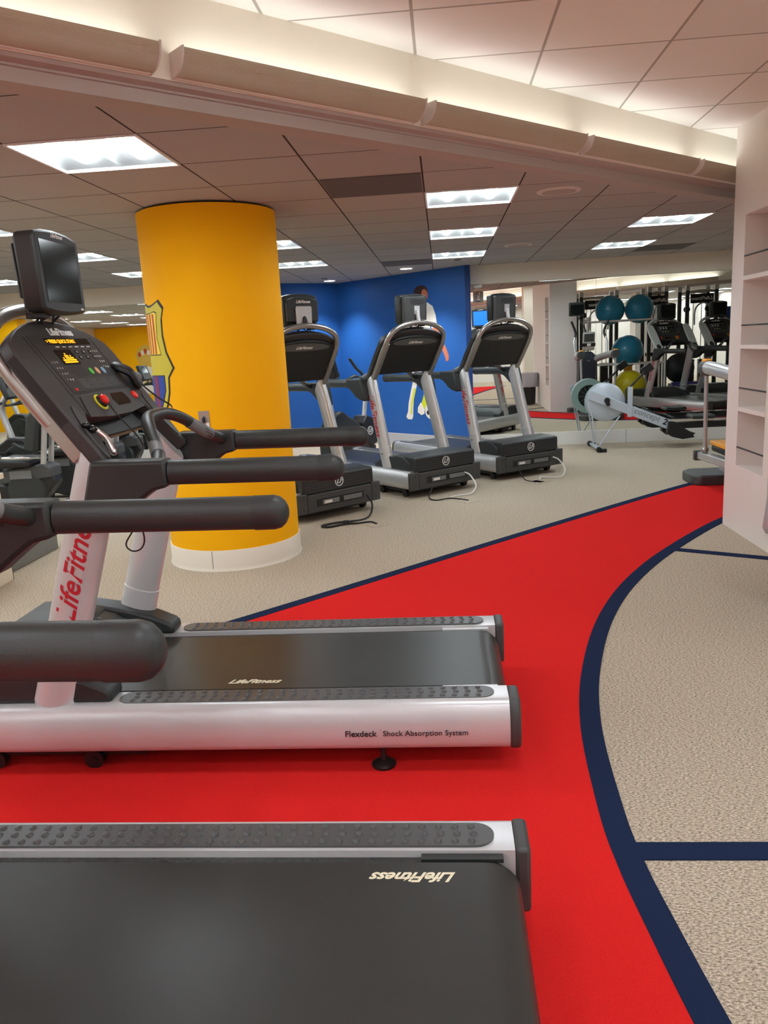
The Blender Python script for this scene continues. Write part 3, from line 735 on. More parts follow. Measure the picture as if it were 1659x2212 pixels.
        mb = MB(); mb.tube([a0, a1], 0.081, 0.0505, n=24, smooth=0, ref=(0, 1, 0)); col_ = mb.build('collar', S, upr, 0.003)
        mb = MB(); c = a0.lerp(a1, 0.72); mb.cyl((c.x, c.y+s*0.049, c.z), (c.x, c.y+s*0.052, c.z), 0.008); mb.build('bolt', M['black'], col_)
        c = bot.lerp(top, 0.675); ex = d if s < 0 else -d
        bx = Vector((-d.z, 0, d.x))
        def warp(p, c=c, bx=bx, s=s, nn=ex.cross(bx).normalized()):
            k = (p-c).dot(bx)/0.078; k = max(-0.95, min(0.95, k))
            return Vector((p.x, s*(0.382-0.022*(p.z-0.25)/0.80+0.048*math.sqrt(1-k*k))+s*((p-c).dot(nn)+0.0018), p.z))
        mb = MB(); mb.text('LifeFitness', 0.104, frame(c, ex, bx), 0.38, 0.0012, 0.014, warp=warp); mb.build('lettering', M['red'], upr)
    # handrails
    for s in (-1, 1):
        mb = MB(); mb.tube([(-0.075, s*0.442, 1.106), (0.475, s*0.442, 1.10)], 0.035, 0.042, n=20, smooth=0, round_end='end'); hr = mb.build('handrail', M['rubber'], T, ang=40)
        mb = MB(); mb.tube([(0.425, s*0.442, 1.10), (0.4735, s*0.442, 1.10)], 0.0362, 0.0432, n=20, smooth=0, round_end='end'); mb.build('grip_cap', M['char'], hr)
        mb = MB(); mb.prism([(-0.078, 1.152), (-0.078, 1.062), (-0.13, 1.050), (-0.18, 1.015), (-0.235, 0.972), (-0.30, 0.945), (-0.385, 0.930), (-0.37, 1.03), (-0.335, 1.155)], lambda a, b, w, s=s: (a, s*w, b), 0.398, 0.482)
        br = mb.build('rail_bracket', M['char'], hr, 0.012)
        if s > 0 or True:
            mb = MB(); mb.cyl((-0.20, s*0.396, 1.10), (-0.20, s*0.399, 1.10), 0.006); mb.cyl((-0.33, s*0.396, 1.10), (-0.33, s*0.399, 1.10), 0.006); mb.build('bolt', M['black'], br)
    # sensor bar
    pts = [(-0.14, -0.335, 1.125), (-0.20, -0.27, 1.185), (-0.265, -0.19, 1.262), (-0.30, -0.10, 1.292), (-0.305, 0, 1.294), (-0.30, 0.10, 1.292), (-0.265, 0.19, 1.262), (-0.20, 0.27, 1.185), (-0.14, 0.335, 1.125)]
    pts = [(-0.13, -0.408, 1.118), (-0.16, -0.31, 1.155), (-0.225, -0.19, 1.232), (-0.26, -0.10, 1.262), (-0.265, 0, 1.266), (-0.26, 0.10, 1.262), (-0.225, 0.19, 1.232), (-0.16, 0.31, 1.155), (-0.13, 0.408, 1.118)]
    mb = MB(); mb.tube(pts, 0.024, n=14, smooth=4, round_end='both'); bar = mb.build('sensor_bar', M['rubber'], T)
    for s in (-1, 1):
        mb = MB(); mb.tube([(-0.156, s*0.32, 1.151), (-0.185, s*0.262, 1.183), (-0.21, s*0.215, 1.214)], 0.0250, n=14, smooth=2); mb.build('hand_sensor', M['mgrey'], bar)
    # console housing
    wing = [(0.400, -0.045), (0.404, 0.22), (0.397, 0.44), (0.384, 0.485), (0.34, 0.515), (0.27, 0.546), (0.19, 0.570), (0.10, 0.585), (0, 0.592)]
    low_ = [(0, 0.150), (0.15, 0.152), (0.24, 0.160), (0.275, 0.168), (0.30, 0.13), (0.325, 0.07), (0.345, 0.00), (0.372, -0.065)]
    outl = low_+wing+[(-a, b) for a, b in wing[::-1][1:]]+[(-a, b) for a, b in low_[::-1][:-1]]
    mb = MB(); mb.prism(outl, lambda a, b, w: cp(a, b, w), -0.052, 0.0); con = mb.build('console', M['char2'], T, 0.008, ang=50)
    mb = MB()
    mb.prism([(0.40, 0.03), (0.4045, 0.22), (0.3985, 0.44), (0.35, 0.44), (0.35, 0.03)], lambda a, b, w: cp(a, b, w), -0.044, -0.01)
    mb.build('side_band', M['black'], con); mb = MB()
    mb.prism([(-0.40, 0.03), (-0.4045, 0.22), (-0.3985, 0.44), (-0.35, 0.44), (-0.35, 0.03)], lambda a, b, w: cp(a, b, w), -0.044, -0.01); mb.build('side_band', M['black'], con)
    # rear shell: black flat back with an oval badge
    mb = MB(); mb.prism([(0.33, 0.09), (0.33, 0.47), (0.22, 0.515), (0.1, 0.53), (0, 0.535), (-0.1, 0.53), (-0.22, 0.515), (-0.33, 0.47), (-0.33, 0.09)], lambda a, b, w: cp(a, b, w), -0.085, -0.05)
    bs = mb.build('rear_shell', M['black'], con, 0.006)
    mb = MB(); ell = [(0.28*math.cos(2*math.pi*k/36), 0.46+(0.052 if math.sin(2*math.pi*k/36) > 0 else 0.03)*math.sin(2*math.pi*k/36)) for k in range(36)]
    mb.prism(ell, lambda a, b, w: cp(a, b, w), -0.0865, -0.083); mb.build('badge', M['badge'], con)
    mb = MB(); mb.text('LifeFitness', 0.042, frame(cp(0, 0.465, -0.0875), (0, -1, 0), CW), 0.4, 0.001, 0.02); mb.build('rear_logo', M['wprint'], con)
    for s in (-1, 1):
        mb = MB(); mb.prism([(0.335, 0.05), (0.335, 0.47), (0.365, 0.455), (0.385, 0.40), (0.385, 0.05)], lambda a, b, w, s=s: cp(s*a, b, w), -0.105, -0.055); mb.build('frame_plate', M['steel'], con, 0.004)
    if pods:
        for s in (-1, 1):
            mb = MB(); mb.prism([(0.40, -0.09), (0.34, -0.08), (0.315, -0.02), (0.31, 0.30), (0.33, 0.47), (0.39, 0.50), (0.455, 0.46), (0.475, 0.30), (0.455, -0.04)], lambda a, b, w, s=s: cp(s*a, b, w), 0.004, 0.03)
            pod = mb.build('side_pod', M['podw'], con, 0.006)
            mb = MB(); mb.prism([(0.392+0.042*math.cos(2*math.pi*k/20), 0.0+0.055*math.sin(2*math.pi*k/20)) for k in range(20)], lambda a, b, w, s=s: cp(s*a, b, w), 0.03, 0.034); mb.build('cup_recess', M['char'], pod)
    if detail or pods:
        P = lambda nm, y0, y1, w0, w1, n, mt, bv=0.0: (lambda mb: (mb.prism([(y0, w0), (y1, w0), (y1, w1), (y0, w1)], lambda a, b, w: cp(a, b, w), n-0.002, n), mb.build(nm, mt, con, bv))[1])(MB())
        P('overlay', -0.235, 0.235, 0.262, 0.515, 0.0018, M['char'])
        mb = MB()
        for y0, y1, w0, w1 in ((-0.266, -0.263, 0.16, 0.51), (0.263, 0.266, 0.16, 0.51), (-0.262, 0.262, 0.2545, 0.2565)): mb.prism([(y0, w0), (y1, w0), (y1, w1), (y0, w1)], lambda a, b, w: cp(a, b, w), -0.001, 0.0012)
        mb.build('seam', M['black'], con)
        mb = MB(); mb.text('LifeFitness', 0.046, frame(cp(0.045, 0.533, 0.001), (0, 1, 0), CW), 0.2, 0.0012, 0.03); mb.build('logo', M['wprint'], con)
        d = P('display', -0.135, 0.225, 0.474, 0.502, 0.003, M['screen'])
        if detail:
            mb = MB(); mb.text('> PRESS QUICK START', 0.023, frame(cp(-0.13, 0.4875, 0.0032), (0, 1, 0), CW), 0, 0.0008, 0.02, 'LEFT'); mb.build('readout', M['led'], d)
        mb = MB()
        for k in range(6): mb.prism([(-0.09+0.052*k, 0.461), (-0.062+0.052*k, 0.461), (-0.062+0.052*k, 0.465), (-0.09+0.052*k, 0.465)], lambda a, b, w: cp(a, b, w), 0.002, 0.0026)
        mb.build('caption_row', M['wprint'], con)
        g = P('profile_window', -0.13, 0.0, 0.382, 0.449, 0.003, M['screen'])
        mb = MB()
        hs = [2, 3, 2, 4, 5, 4, 3, 4, 3, 2]
        for k, h in enumerate(hs):
            for q in range(h): mb.prism([(-0.115+0.0105*k, 0.389+0.0095*q), (-0.1065+0.0105*k, 0.389+0.0095*q), (-0.1065+0.0105*k, 0.3955+0.0095*q), (-0.115+0.0105*k, 0.3955+0.0095*q)], lambda a, b, w: cp(a, b, w), 0.003, 0.0036)
        mb.build('profile_bars', M['led'] if detail else M['gprint'], g)
        for i in range(2):
            for k in range(3):
                y, w_ = 0.045+0.06*k, 0.438-0.026*i
                mb = MB(); mb.prism([(y+0.014*math.cos(2*math.pi*j/16), w_+0.010*math.sin(2*math.pi*j/16)) for j in range(16)], lambda a, b, w: cp(a, b, w), 0.001, 0.0035); b_ = mb.build('arrow_button', M['black'] if not pods else M['wprint'], con)
                s = 1 if i == 0 else -1
                mb = MB(); mb.prism([(y-0.005, w_-0.003*s), (y+0.005, w_-0.003*s), (y, w_+0.004*s)], lambda a, b, w: cp(a, b, w), 0.0035, 0.004); mb.build('arrow', M['wprint'], b_)
        mb = MB()
        for i in range(4):
            for k in range(3):
                y, w_ = 0.207+0.019*k-0.004*i, 0.440-0.026*i
                mb.text('123456789*0#'[i*3+k], 0.014, frame(cp(y-0.015, w_, 0.002), (0, 1, 0), CW), 0, 0.0006, 0.02)
                mb.text('123456789*0#'[i*3+k], 0.012, frame(cp(-0.212+0.019*k+0.004*i, w_-0.045, 0.002), (0, 1, 0), CW), 0, 0.0006, 0.02)
        mb.build('keypad_digits', M['wprint'], con)
        for nm, y, mt in (('start_button', 0.035, M['green']), ('mode_button', 0.090, M['orangeb']), ('cool_down_button', 0.145, M['blueb'])):
            mb = MB(); mb.prism([(y+0.0125*math.cos(2*math.pi*j/20), 0.346+0.0155*math.sin(2*math.pi*j/20)) for j in range(20)], lambda a, b, w: cp(a, b, w), 0.001, 0.0045); mb.build(nm, mt, con)
        mb = MB()
        for i in range(5):
            for k in range(9): mb.prism([(-0.125+0.0125*k, 0.366-0.0095*i), (-0.1165+0.0125*k, 0.366-0.0095*i), (-0.1165+0.0125*k, 0.370-0.0095*i), (-0.125+0.0125*k, 0.370-0.0095*i)], lambda a, b, w: cp(a, b, w), 0.0012, 0.002)
        mb.build('printed_instructions', M['kprint'], con)
        mb = MB()
        for i in range(2):
            for k in range(4):
                y = -0.125+0.088*k; w_ = 0.297-0.022*i
                for a0, a1, b0, b1 in ((y, y+0.08, w_+0.015, w_+0.0162), (y, y+0.08, w_, w_+0.0012), (y, y+0.001, w_, w_+0.016), (y+0.079, y+0.08, w_, w_+0.016)):
                    mb.prism([(a0, b0), (a1, b0), (a1, b1), (a0, b1)], lambda a, b, w: cp(a, b, w), 0.0012, 0.002)
                mb.text('information', 0.009, frame(cp(y+0.028, w_+0.008, 0.002), (0, 1, 0), CW), 0, 0.0005)
        mb.build('printed_tables', M['mgrey'], con)
        mb = MB(); mb.prism([(-0.205, 0.268), (-0.19, 0.268), (-0.19, 0.278), (-0.205, 0.278)], lambda a, b, w: cp(a, b, w), 0.001, 0.004); mb.build('small_red_button', M['redb'], con)
        # lower shelf with emergency stop
        mb = MB(); mb.prism([(-0.262, 0.155), (-0.22, 0.243), (-0.08, 0.252), (0.08, 0.252), (0.22, 0.243), (0.262, 0.155), (0.1, 0.140), (-0.1, 0.140)], lambda a, b, w: cp(a, b, w), 0.0, 0.004); sh = mb.build('control_shelf', M['char2'], con, 0.001)
        q = on_console(-0.105, 0.205, 0.004)
        mb = MB(); mb.cyl(q @ Vector((0, 0, 0)), q @ Vector((0, 0, 0.004)), 0.034, n=32); mb.build('stop_ring', M['ylw'], sh)
        mb = MB(); mb.cyl(q @ Vector((0, 0, 0.004)), q @ Vector((0, 0, 0.016)), 0.026, 0.024, n=32); mb.build('stop_base', M['black'], sh)
        mb = MB(); mb.lathe([(0, 0.014), (0.02, 0.014), (0.02, 0.024), (0.014, 0.029), (0, 0.03)], 28, q); mb.build('emergency_stop', M['redb'], sh)
        mb = MB(); mb.prism([(0.025, 0.178), (0.15, 0.178), (0.16, 0.20), (0.145, 0.236), (0.03, 0.236), (0.012, 0.21)], lambda a, b, w: cp(a, b, w), 0.003, 0.0055); mb.build('tray_pocket', M['gloss'], sh, 0.002)
        mb = MB(); q = on_console(0.235, 0.212, 0.004); mb.lathe([(0, 0), (0.018, 0), (0.016, 0.008), (0, 0.01)], 20, q); mb.build('start_key', M['redb'], sh)
        # oval cup holders with bottles' clips on the wings
        for s in (-1, 1):
            mb = MB(); mb.prism([(s*(0.345+0.028*math.cos(2*math.pi*k/28)+0.035*(0.5-0.5*math.sin(2*math.pi*k/28))-0.017), 0.10+0.112*math.sin(2*math.pi*k/28)) for k in range(28)], lambda a, b, w: cp(a, b, w), 0.0, 0.004); mb.build('wing_inlay', M['dgrey'], con, 0.002)
    # handle hoop over the console
    hp = [cp(-0.362, 0.20 if detail else 0.12, -0.085), cp(-0.365, 0.30, -0.085), cp(-0.365, 0.44, -0.08), cp(-0.345, 0.53, -0.07), cp(-0.29, 0.592, -0.055), cp(-0.18, 0.634, -0.035), cp(0, 0.655, -0.025)]
    hp += [Vector((p.x, -p.y, p.z)) for p in hp[::-1][1:]]
    mb = MB(); mb.tube(hp, 0.0255, n=16, smooth=5); hoop = mb.build('handle_hoop', M['steel'] if not pods else M['podw'], T)
    # television
    cx, cz = -0.615, 1.815
    tvp = [(-0.19, -0.135), (-0.175, -0.152), (-0.09, -0.160), (0, -0.163), (0.09, -0.160), (0.175, -0.152), (0.19, -0.135), (0.197, 0.12), (0.185, 0.142), (0.10, 0.156), (0, 0.161), (-0.10, 0.156), (-0.185, 0.142), (-0.197, 0.12)]
    til = R(1.5)
    def tf(a, b, w):
        a = a*0.90-0.008; b = b*0.94-0.006
        return (cx+w*math.cos(til)-b*math.sin(til), a+0.012, cz+b*math.cos(til)+w*math.sin(til))
    mb = MB(); mb.prism(tvp, tf, -0.035, 0.045); TV = mb.build('television', M['char'], T, 0.012, ang=50)
    if tvlabel: TV['label'] = tvlabel
    mb = MB(); mb.prism([(-0.15, -0.115), (0.15, -0.115), (0.158, 0.115), (-0.158, 0.115)], tf, 0.044, 0.0465); scn = mb.build('screen', M[screenmat], TV)
    mb = MB(); mb.prism([(-0.158, -0.121), (0.158, -0.121), (0.166, 0.121), (-0.166, 0.121)], tf, 0.044, 0.0455); mb.build('bezel', M['black'], TV)
    mb = MB(); mb.text('LifeFitness', 0.022, frame(tf(0.0, 0.138, 0.0462), (0, 1, 0), (-math.sin(til), 0, math.cos(til))), 0.4, 0.0008, 0.02); mb.build('logo', M['wprint'], TV)
    mb = MB(); mb.prism([(0.145+0.013*math.cos(2*math.pi*k/16), -0.137+0.005*math.sin(2*math.pi*k/16)) for k in range(16)], tf, 0.0445, 0.0465); mb.build('badge', M['wprint'], TV)
    if tv == 'flat':
        mb = MB(); mb.prism([(-0.13, -0.14), (0.17, -0.14), (0.17, 0.13), (-0.13, 0.13)], tf, -0.085, -0.034); rb = mb.build('rear_housing', M['dgrey'], TV, 0.01)
        mb = MB()
        for k in range(4): mb.prism([(-0.105, 0.095-0.014*k), (0.085, 0.095-0.014*k), (0.085, 0.101-0.014*k), (-0.105, 0.101-0.014*k)], tf, -0.0862, -0.0845)
        mb.build('vent_slots', M['black'], TV)
        mb = MB(); mb.prism([(-0.04, -0.05), (0.035, -0.05), (0.035, 0.035), (-0.04, 0.035)], tf, -0.091, -0.085); mp = mb.build('mount_plate', M['silverw'], TV, 0.002)
        mb = MB(); mb.tube([tf(0, -0.01, -0.09), cp(0.0, 0.655, -0.03)], 0.021, n=14, smooth=0); mb.build('mount_arm', M['silverw'], hoop)
    else:
        mb = MB(); mb.prism([(-0.18, -0.10), (0.18, -0.10), (0.185, 0.10), (0.10, 0.125), (-0.10, 0.125), (-0.185, 0.10)], tf, -0.05 if detail else -0.075, -0.034); mb.build('rear_housing', M['char'], TV, 0.012)
        mb = MB(); mb.text('LifeFitness', 0.036, frame(tf(0.0, 0.085, -0.051 if detail else -0.0765), (0, -1, 0), (0, 0, 1)), 0.4, 0.001, 0.02); mb.build('rear_logo', M['wprint'], TV)
        mb = MB(); mb.prism([(-0.09, -0.15), (0.09, -0.15), (0.095, 0.03), (0.085, 0.045), (-0.085, 0.045), (-0.095, 0.03)], tf, -0.06 if detail else -0.085, -0.05 if detail else -0.075); mb.build('mount_plate', M['silverw'], TV, 0.003)
        mb = MB(); mb.prism([(-0.05, -0.16), (0.03, -0.16), (0.02, -0.06), (0.0, -0.04), (-0.02, -0.06)], tf, -0.07 if detail else -0.10, -0.06 if detail else -0.085); mb.build('cable_cover', M['char'], TV, 0.008)
    for q in ((-0.12, 0.05), (-0.10, 0.0), (-0.02, -0.04), (0.0, 0.03), (0.06, -0.02)):
        a = Vector(tf(q[0]+0.0, -0.155, -0.01)); b = cp(q[0]+q[1], 0.56, -0.03)
        mb = MB(); mb.tube([a, a.lerp(b, 0.5)+Vector((-0.01, q[1], -0.01)), b], 0.0045, n=8); mb.build('cable', M['cable'], TV)
    mb = MB(); mb.box(-0.035, 0.035, -0.02, 0.02, -0.01, 0.01, Matrix.Translation(Vector(tf(-0.12, -0.165, -0.02)))); mb.build('cable_clip', M['black'], TV, 0.003)
    return T, con

G1 = 'treadmills'
T2, con2 = make_treadmill('near middle treadmill with the amber-lit console and black wording on its side rail', (-0.84, 2.985, 0), 0, G1, belt_logo=(0.08, -0.215, False), flex=True, col='silverw', tv='round', tvlabel='dark television on a bracket above the console')
T3, con3 = make_treadmill('treadmill in the foreground cut by the bottom of the photo, its logo upside down', (0.166-1.06, 1.418, 0), 0, G1, belt_logo=(0.785, 0.225, True), col='silverw', tv='round')
# things hanging on the near console: pulse strap handset and clip
def wcp(y, w, n): 
    p = cp(y, w, n); return Vector((p.x-0.84, p.y+2.985, p.z))
t = thing('phone_handset', 'black corded receiver clipped to the lit console beside the keypad', 'handset', wcp(0.30, 0.31, 0.004))
inv = lambda p: Vector(p)-t.location
mb = MB(); mb.tube([inv(wcp(0.275, 0.345, 0.016)), inv(wcp(0.295, 0.305, 0.032)), inv(wcp(0.318, 0.262, 0.02))], 0.033, 0.017, n=16, smooth=4, round_end='both', ref=(0.816, 0, 0.579)); mb.build('receiver', M['black'], t)
mb = MB(); mb.ball(inv(wcp(0.360, 0.285, 0.018)), 0.024, (1, 1, 1)); mb.build('knob', M['mgrey'], t)
mb = MB(); mb.tube([inv(wcp(0.355, 0.265, 0.02)), inv(wcp(0.36, 0.23, 0.02)), inv(wcp(0.385, 0.16, 0.03)), inv(wcp(0.385, 0.10, 0.05)), inv(wcp(0.33, 0.08, 0.03))], 0.0035, n=8); mb.build('cord', M['cable'], t)
t = thing('safety_lanyard', 'thin black safety cord hanging from the red stop button', 'cord', wcp(-0.105, 0.205, 0.03))
mb = MB(); P0 = wcp(-0.10, 0.20, 0.03)
mb.tube([inv(P0), inv(P0+Vector((0.03, -0.01, -0.05))), inv((-1.115, 2.84, 1.17)), inv((-1.10, 2.70, 1.10)), inv((-1.06, 2.56, 1.0)), inv((-1.06, 2.55, 0.93)), inv((-1.10, 2.55, 0.865)), inv((-1.08, 2.55, 0.838)), inv((-1.045, 2.55, 0.85)), inv((-1.035, 2.55, 0.90)), inv((-1.07, 2.55, 1.02))], 0.0028, n=8, smooth=6); mb.build('cord', M['cable'], t)
t = thing('safety_clip', 'glossy black and silver clip hooked on the lower left wing of the lit console', 'clip', wcp(-0.345, 0.08, 0.01))
mb = MB(); mb.ball(inv(wcp(-0.345, 0.105, 0.012)), 0.018, (1, 1, 0.8)); mb.ball(inv(wcp(-0.362, 0.125, 0.010)), 0.014, (1, 1, 0.8)); mb.build('clip_body', M['gloss'], t)
mb = MB(); mb.tube([inv(wcp(-0.335, 0.09, 0.018)), inv(wcp(-0.325, 0.05, 0.022)), inv(wcp(-0.33, 0.0, 0.012))], 0.011, n=12, smooth=4, round_end='both'); mb.build('metal_arm', M['chrome'], t)

for lab_, c, rz, tv in (('treadmill facing the camera half hidden behind the yellow column', (-0.90, 6.83), 134.0, 'round'),
                    ('treadmill facing the camera, middle one of the back row before the blue wall', (0.006-0.652*1.06, 7.78+0.758*1.06), 130.7, 'flat'),
                    ('treadmill facing the camera, rightmost of the back row beside the mirror', (0.925-0.575*1.06, 8.557+0.818*1.06), 125.1, 'flat')):
    if tv == 'round': c = (-0.937-0.70*1.06, 6.85+0.714*1.06)
    make_treadmill(lab_, (c[0], c[1], 0), R(rz), G1, detail=False, tv=tv, screenmat='tvblue' if 'rightmost' in lab_ else 'screen')
G2 = 'treadmills seen only in the mirror'
make_treadmill('grey treadmill with pale side pods seen in the mirror behind the rowing machine', (4.4, 7.2, 0), R(68), G2, detail=False, pods=True)
make_treadmill('grey treadmill with pale side pods, cut by the partition in the mirror', (5.47, 6.77, 0), R(68), G2, detail=False, pods=True)
# ------------------------------------------------------------------ cables on the floor by the back treadmills
def cordthing(label, pts, material, r=0.005, name='power_cord', plug=None):
    c = Vector(pts[0]); t = thing(name, label, 'cord', (c.x, c.y, 0))
    mb = MB(); mb.tube([Vector(p)-t.location for p in pts], r, n=8, smooth=6); mb.build('cable', M[material], t)
    if plug:
        mb = MB(); q = Vector(plug)-t.location; mb.box(q.x-0.03, q.x+0.03, q.y-0.02, q.y+0.02, 0.001, 0.035); mb.build('connector', M['black'], t, 0.008)
    mb = MB(); q = Vector(pts[-1])-t.location
    a = math.atan2(0.75, 0.65); mt = Matrix.Translation((q.x, q.y, 0)) @ Matrix.Rotation(R(40), 4, 'Z')
    mb.box(-0.09, 0.09, -0.09, 0.09, 0.0005, 0.0025, mt); mb.build('floor_box', M['mgrey'] if False else M['carpet'], t)
    return t
cordthing('white cord looping from the rightmost back treadmill to the floor', [(1.17, 8.64, 0.19), (1.22, 8.55, 0.17), (1.27, 8.48, 0.08), (1.22, 8.40, 0.012), (1.08, 8.42, 0.008), (1.00, 8.36, 0.02), (0.98, 8.27, 0.006)], 'wcable', 0.007)
cordthing('black cord beside the rightmost back treadmill', [(0.78, 8.40, 0.09), (0.82, 8.30, 0.02), (0.88, 8.22, 0.006), (0.93, 8.17, 0.006)], 'cable')
cordthing('white cord looping from the middle back treadmill to the floor', [(0.19, 7.86, 0.19), (0.24, 7.78, 0.17), (0.29, 7.70, 0.08), (0.24, 7.62, 0.02), (0.12, 7.58, 0.01), (0.03, 7.52, 0.008)], 'wcable', 0.007)
cordthing('black cord snaking from under the middle back treadmill', [(-0.14, 7.60, 0.09), (-0.17, 7.47, 0.02), (-0.10, 7.40, 0.006), (0.02, 7.46, 0.008), (0.12, 7.42, 0.006), (0.2, 7.34, 0.006)], 'cable', 0.007)
cordthing('black bundled cord on the floor before the treadmill behind the column', [(-0.72, 6.98, 0.16), (-0.67, 6.90, 0.1), (-0.68, 6.82, 0.02), (-0.74, 6.66, 0.006), (-0.95, 6.56, 0.01), (-1.06, 6.46, 0.01), (-1.0, 6.40, 0.01), (-0.86, 6.50, 0.012), (-0.76, 6.52, 0.008), (-0.66, 6.56, 0.006), (-0.60, 6.48, 0.006)], 'cable', 0.009, plug=(-0.86, 6.52, 0))

# ------------------------------------------------------------------ printed footballer on the blue wall (flat print)
dx, dy = BL1[0]-BL0[0], BL1[1]-BL0[1]; L_ = math.hypot(dx, dy); dx /= L_; dy /= L_
def onw(u, z, e): return Vector((BL0[0]+dx*u-dy*e, BL0[1]+dy*u+dx*e, z))
def flip(e): return e
sgn = 1 if (Vector((-dy, dx)).dot(Vector((0, -1))) > 0) else -1
def wallf(o): return lambda a, b, w: onw(a, b, w*sgn)-o
mt_ = thing('wall_print', 'life-size print of a footballer in white kit on the blue wall', 'wall print', onw(0.85, 0.4, 0))
o0 = mt_.location.copy(); wf_ = wallf(o0)
def pr_(name, poly, material, e=0.003):
    mb = MB(); mb.prism(poly, wf_, 0.0004, e); return mb.build(name, M[material], mt_)
def ell(cu, cz, ru, rz, n=20, a0=0): return [(cu+ru*math.cos(2*math.pi*k/n+a0), cz+rz*math.sin(2*math.pi*k/n+a0)) for k in range(n)]
pr_('hair', ell(0.815, 2.17, 0.135, 0.085), 'hair', 0.002)
pr_('face', [(0.74, 2.20), (0.70, 2.17), (0.68, 2.11), (0.70, 2.06), (0.75, 2.02), (0.80, 2.04), (0.81, 2.12), (0.79, 2.19)], 'skin')
pr_('jersey', [(0.88, 2.03), (0.70, 2.02), (0.60, 1.96), (0.55, 1.84), (0.53, 1.70), (0.63, 1.66), (0.66, 1.74), (0.67, 1.28), (1.05, 1.26), (1.04, 1.72), (1.12, 1.66), (1.2, 1.72), (1.10, 1.92), (0.99, 2.02)], 'cwhite')
pr_('left_arm', [(0.535, 1.70), (0.50, 1.62), (0.42, 1.46), (0.37, 1.38), (0.33, 1.29), (0.34, 1.22), (0.38, 1.21), (0.40, 1.27), (0.44, 1.36), (0.50, 1.42), (0.58, 1.58), (0.62, 1.66)], 'skin')
pr_('right_arm', [(1.13, 1.67), (1.20, 1.50), (1.17, 1.35), (1.21, 1.35), (1.26, 1.50), (1.20, 1.71)], 'skin')
pr_('shorts', [(0.66, 1.30), (0.63, 1.02), (0.78, 1.0), (0.84, 1.10), (0.90, 1.04), (1.10, 1.02), (1.08, 1.28)], 'cwhite')
pr_('thighs', [(0.93, 1.03), (1.06, 1.03), (1.05, 0.90), (0.97, 0.88)], 'skin'); pr_('thighs', [(0.66, 1.02), (0.80, 1.0), (0.80, 0.88), (0.70, 0.88)], 'skin')
pr_('sock', [(0.955, 0.92), (1.045, 0.93), (1.10, 0.78), (1.15, 0.62), (1.17, 0.50), (1.21, 0.43), (1.18, 0.395), (1.10, 0.39), (1.07, 0.43), (1.06, 0.55), (1.04, 0.68)], 'cwhite')
pr_('sock_stripe', [(0.985, 0.84), (1.03, 0.84), (1.10, 0.62), (1.12, 0.47), (1.09, 0.47), (1.07, 0.60)], 'sock', 0.004)
pr_('sock', [(0.71, 0.90), (0.80, 0.90), (0.84, 0.74), (0.90, 0.60), (0.83, 0.55), (0.76, 0.66)], 'sock')
pr_('boot', [(0.90, 0.64), (0.83, 0.54), (0.84, 0.48), (0.90, 0.46), (0.97, 0.50), (0.96, 0.57)], 'cwhite', 0.0045)
pr_('ball', ell(0.70, 0.53, 0.125, 0.125, 28), 'cwhite')
pr_('ball_patch', ell(0.76, 0.50, 0.035, 0.035, 5), 'kprint', 0.004); pr_('ball_patch', ell(0.69, 0.43, 0.02, 0.015, 5), 'kprint', 0.004); pr_('ball_patch', ell(0.68, 0.60, 0.028, 0.028, 5), 'kprint', 0.004)

# ------------------------------------------------------------------ rowing machine (local: +x towards the seat end)
t = thing('rowing_machine', 'grey air rowing machine on thin legs in front of the mirror', 'rowing machine', (2.07, 10.40, 0), R(0))
def q2(x, z): return (x-2.07, z)
mb = MB(); mb.lathe([(0.0, -0.10), (0.20, -0.10), (0.236, -0.075), (0.245, -0.02), (0.245, 0.03), (0.20, 0.03)], 48, Matrix.Translation((0, 0, 0.612)) @ Matrix.Rotation(R(90), 4, 'X') @ Matrix.Scale(-1, 4, (0, 0, 1)))
fly = mb.build('flywheel_housing', M['rower'], t)
mb = MB(); mt0 = Matrix.Translation((0, 0, 0.612)) @ Matrix.Rotation(R(-90), 4, 'X')
rg = [[mt0 @ Vector((r_*math.cos(2*math.pi*j/48), r_*math.sin(2*math.pi*j/48), z)) for j in range(48)] for r_, z in ((0.245, 0.0), (0.245, 0.10), (0.16, 0.11), (0.16, 0.0))]
mb.rings(rg, closed=True); mb.build('cage_ring', M['teal'], fly)
mb = MB(); mb.cyl((0, 0.09, 0.612), (0, 0.10, 0.612), 0.165, n=40); cg = mb.build('cage_mesh', M['black'], fly)
mb = MB()
for k in range(6):
    a = math.pi*k/6; mb.tube([(0.155*math.cos(a), 0.103, 0.612+0.155*math.sin(a)), (-0.155*math.cos(a), 0.103, 0.612-0.155*math.sin(a))], 0.003, n=6, smooth=0)
mb.build('cage_spokes', M['mgrey'], cg)
mb = MB(); mb.cyl((0.0, -0.15, 0.640), (0.0, -0.098, 0.640), 0.036, n=28); mb.cyl((0.01, -0.165, 0.595), (0.01, -0.098, 0.595), 0.025, n=24); mb.build('hub_knobs', M['black'], fly)
mb = MB(); mb.prism([(-0.24, 0.735), (-0.20, 0.775), (0.83, 0.345), (0.80, 0.235), (0.775, 0.235), (-0.235, 0.665)], lambda a, b, w: (a, w, b), -0.135, -0.102)
mb.prism([(-0.24, 0.735), (-0.20, 0.775), (0.83, 0.345), (0.80, 0.235), (0.775, 0.235), (-0.235, 0.665)], lambda a, b, w: (a, w, b), -0.075, -0.045) if False else None
beam_ = mb.build('main_beam', M['rower'], t, 0.004)
dd = Vector((1.03, 0, -0.43)).normalized(); uu = Vector((0.43, 0, 1.03)).normalized()
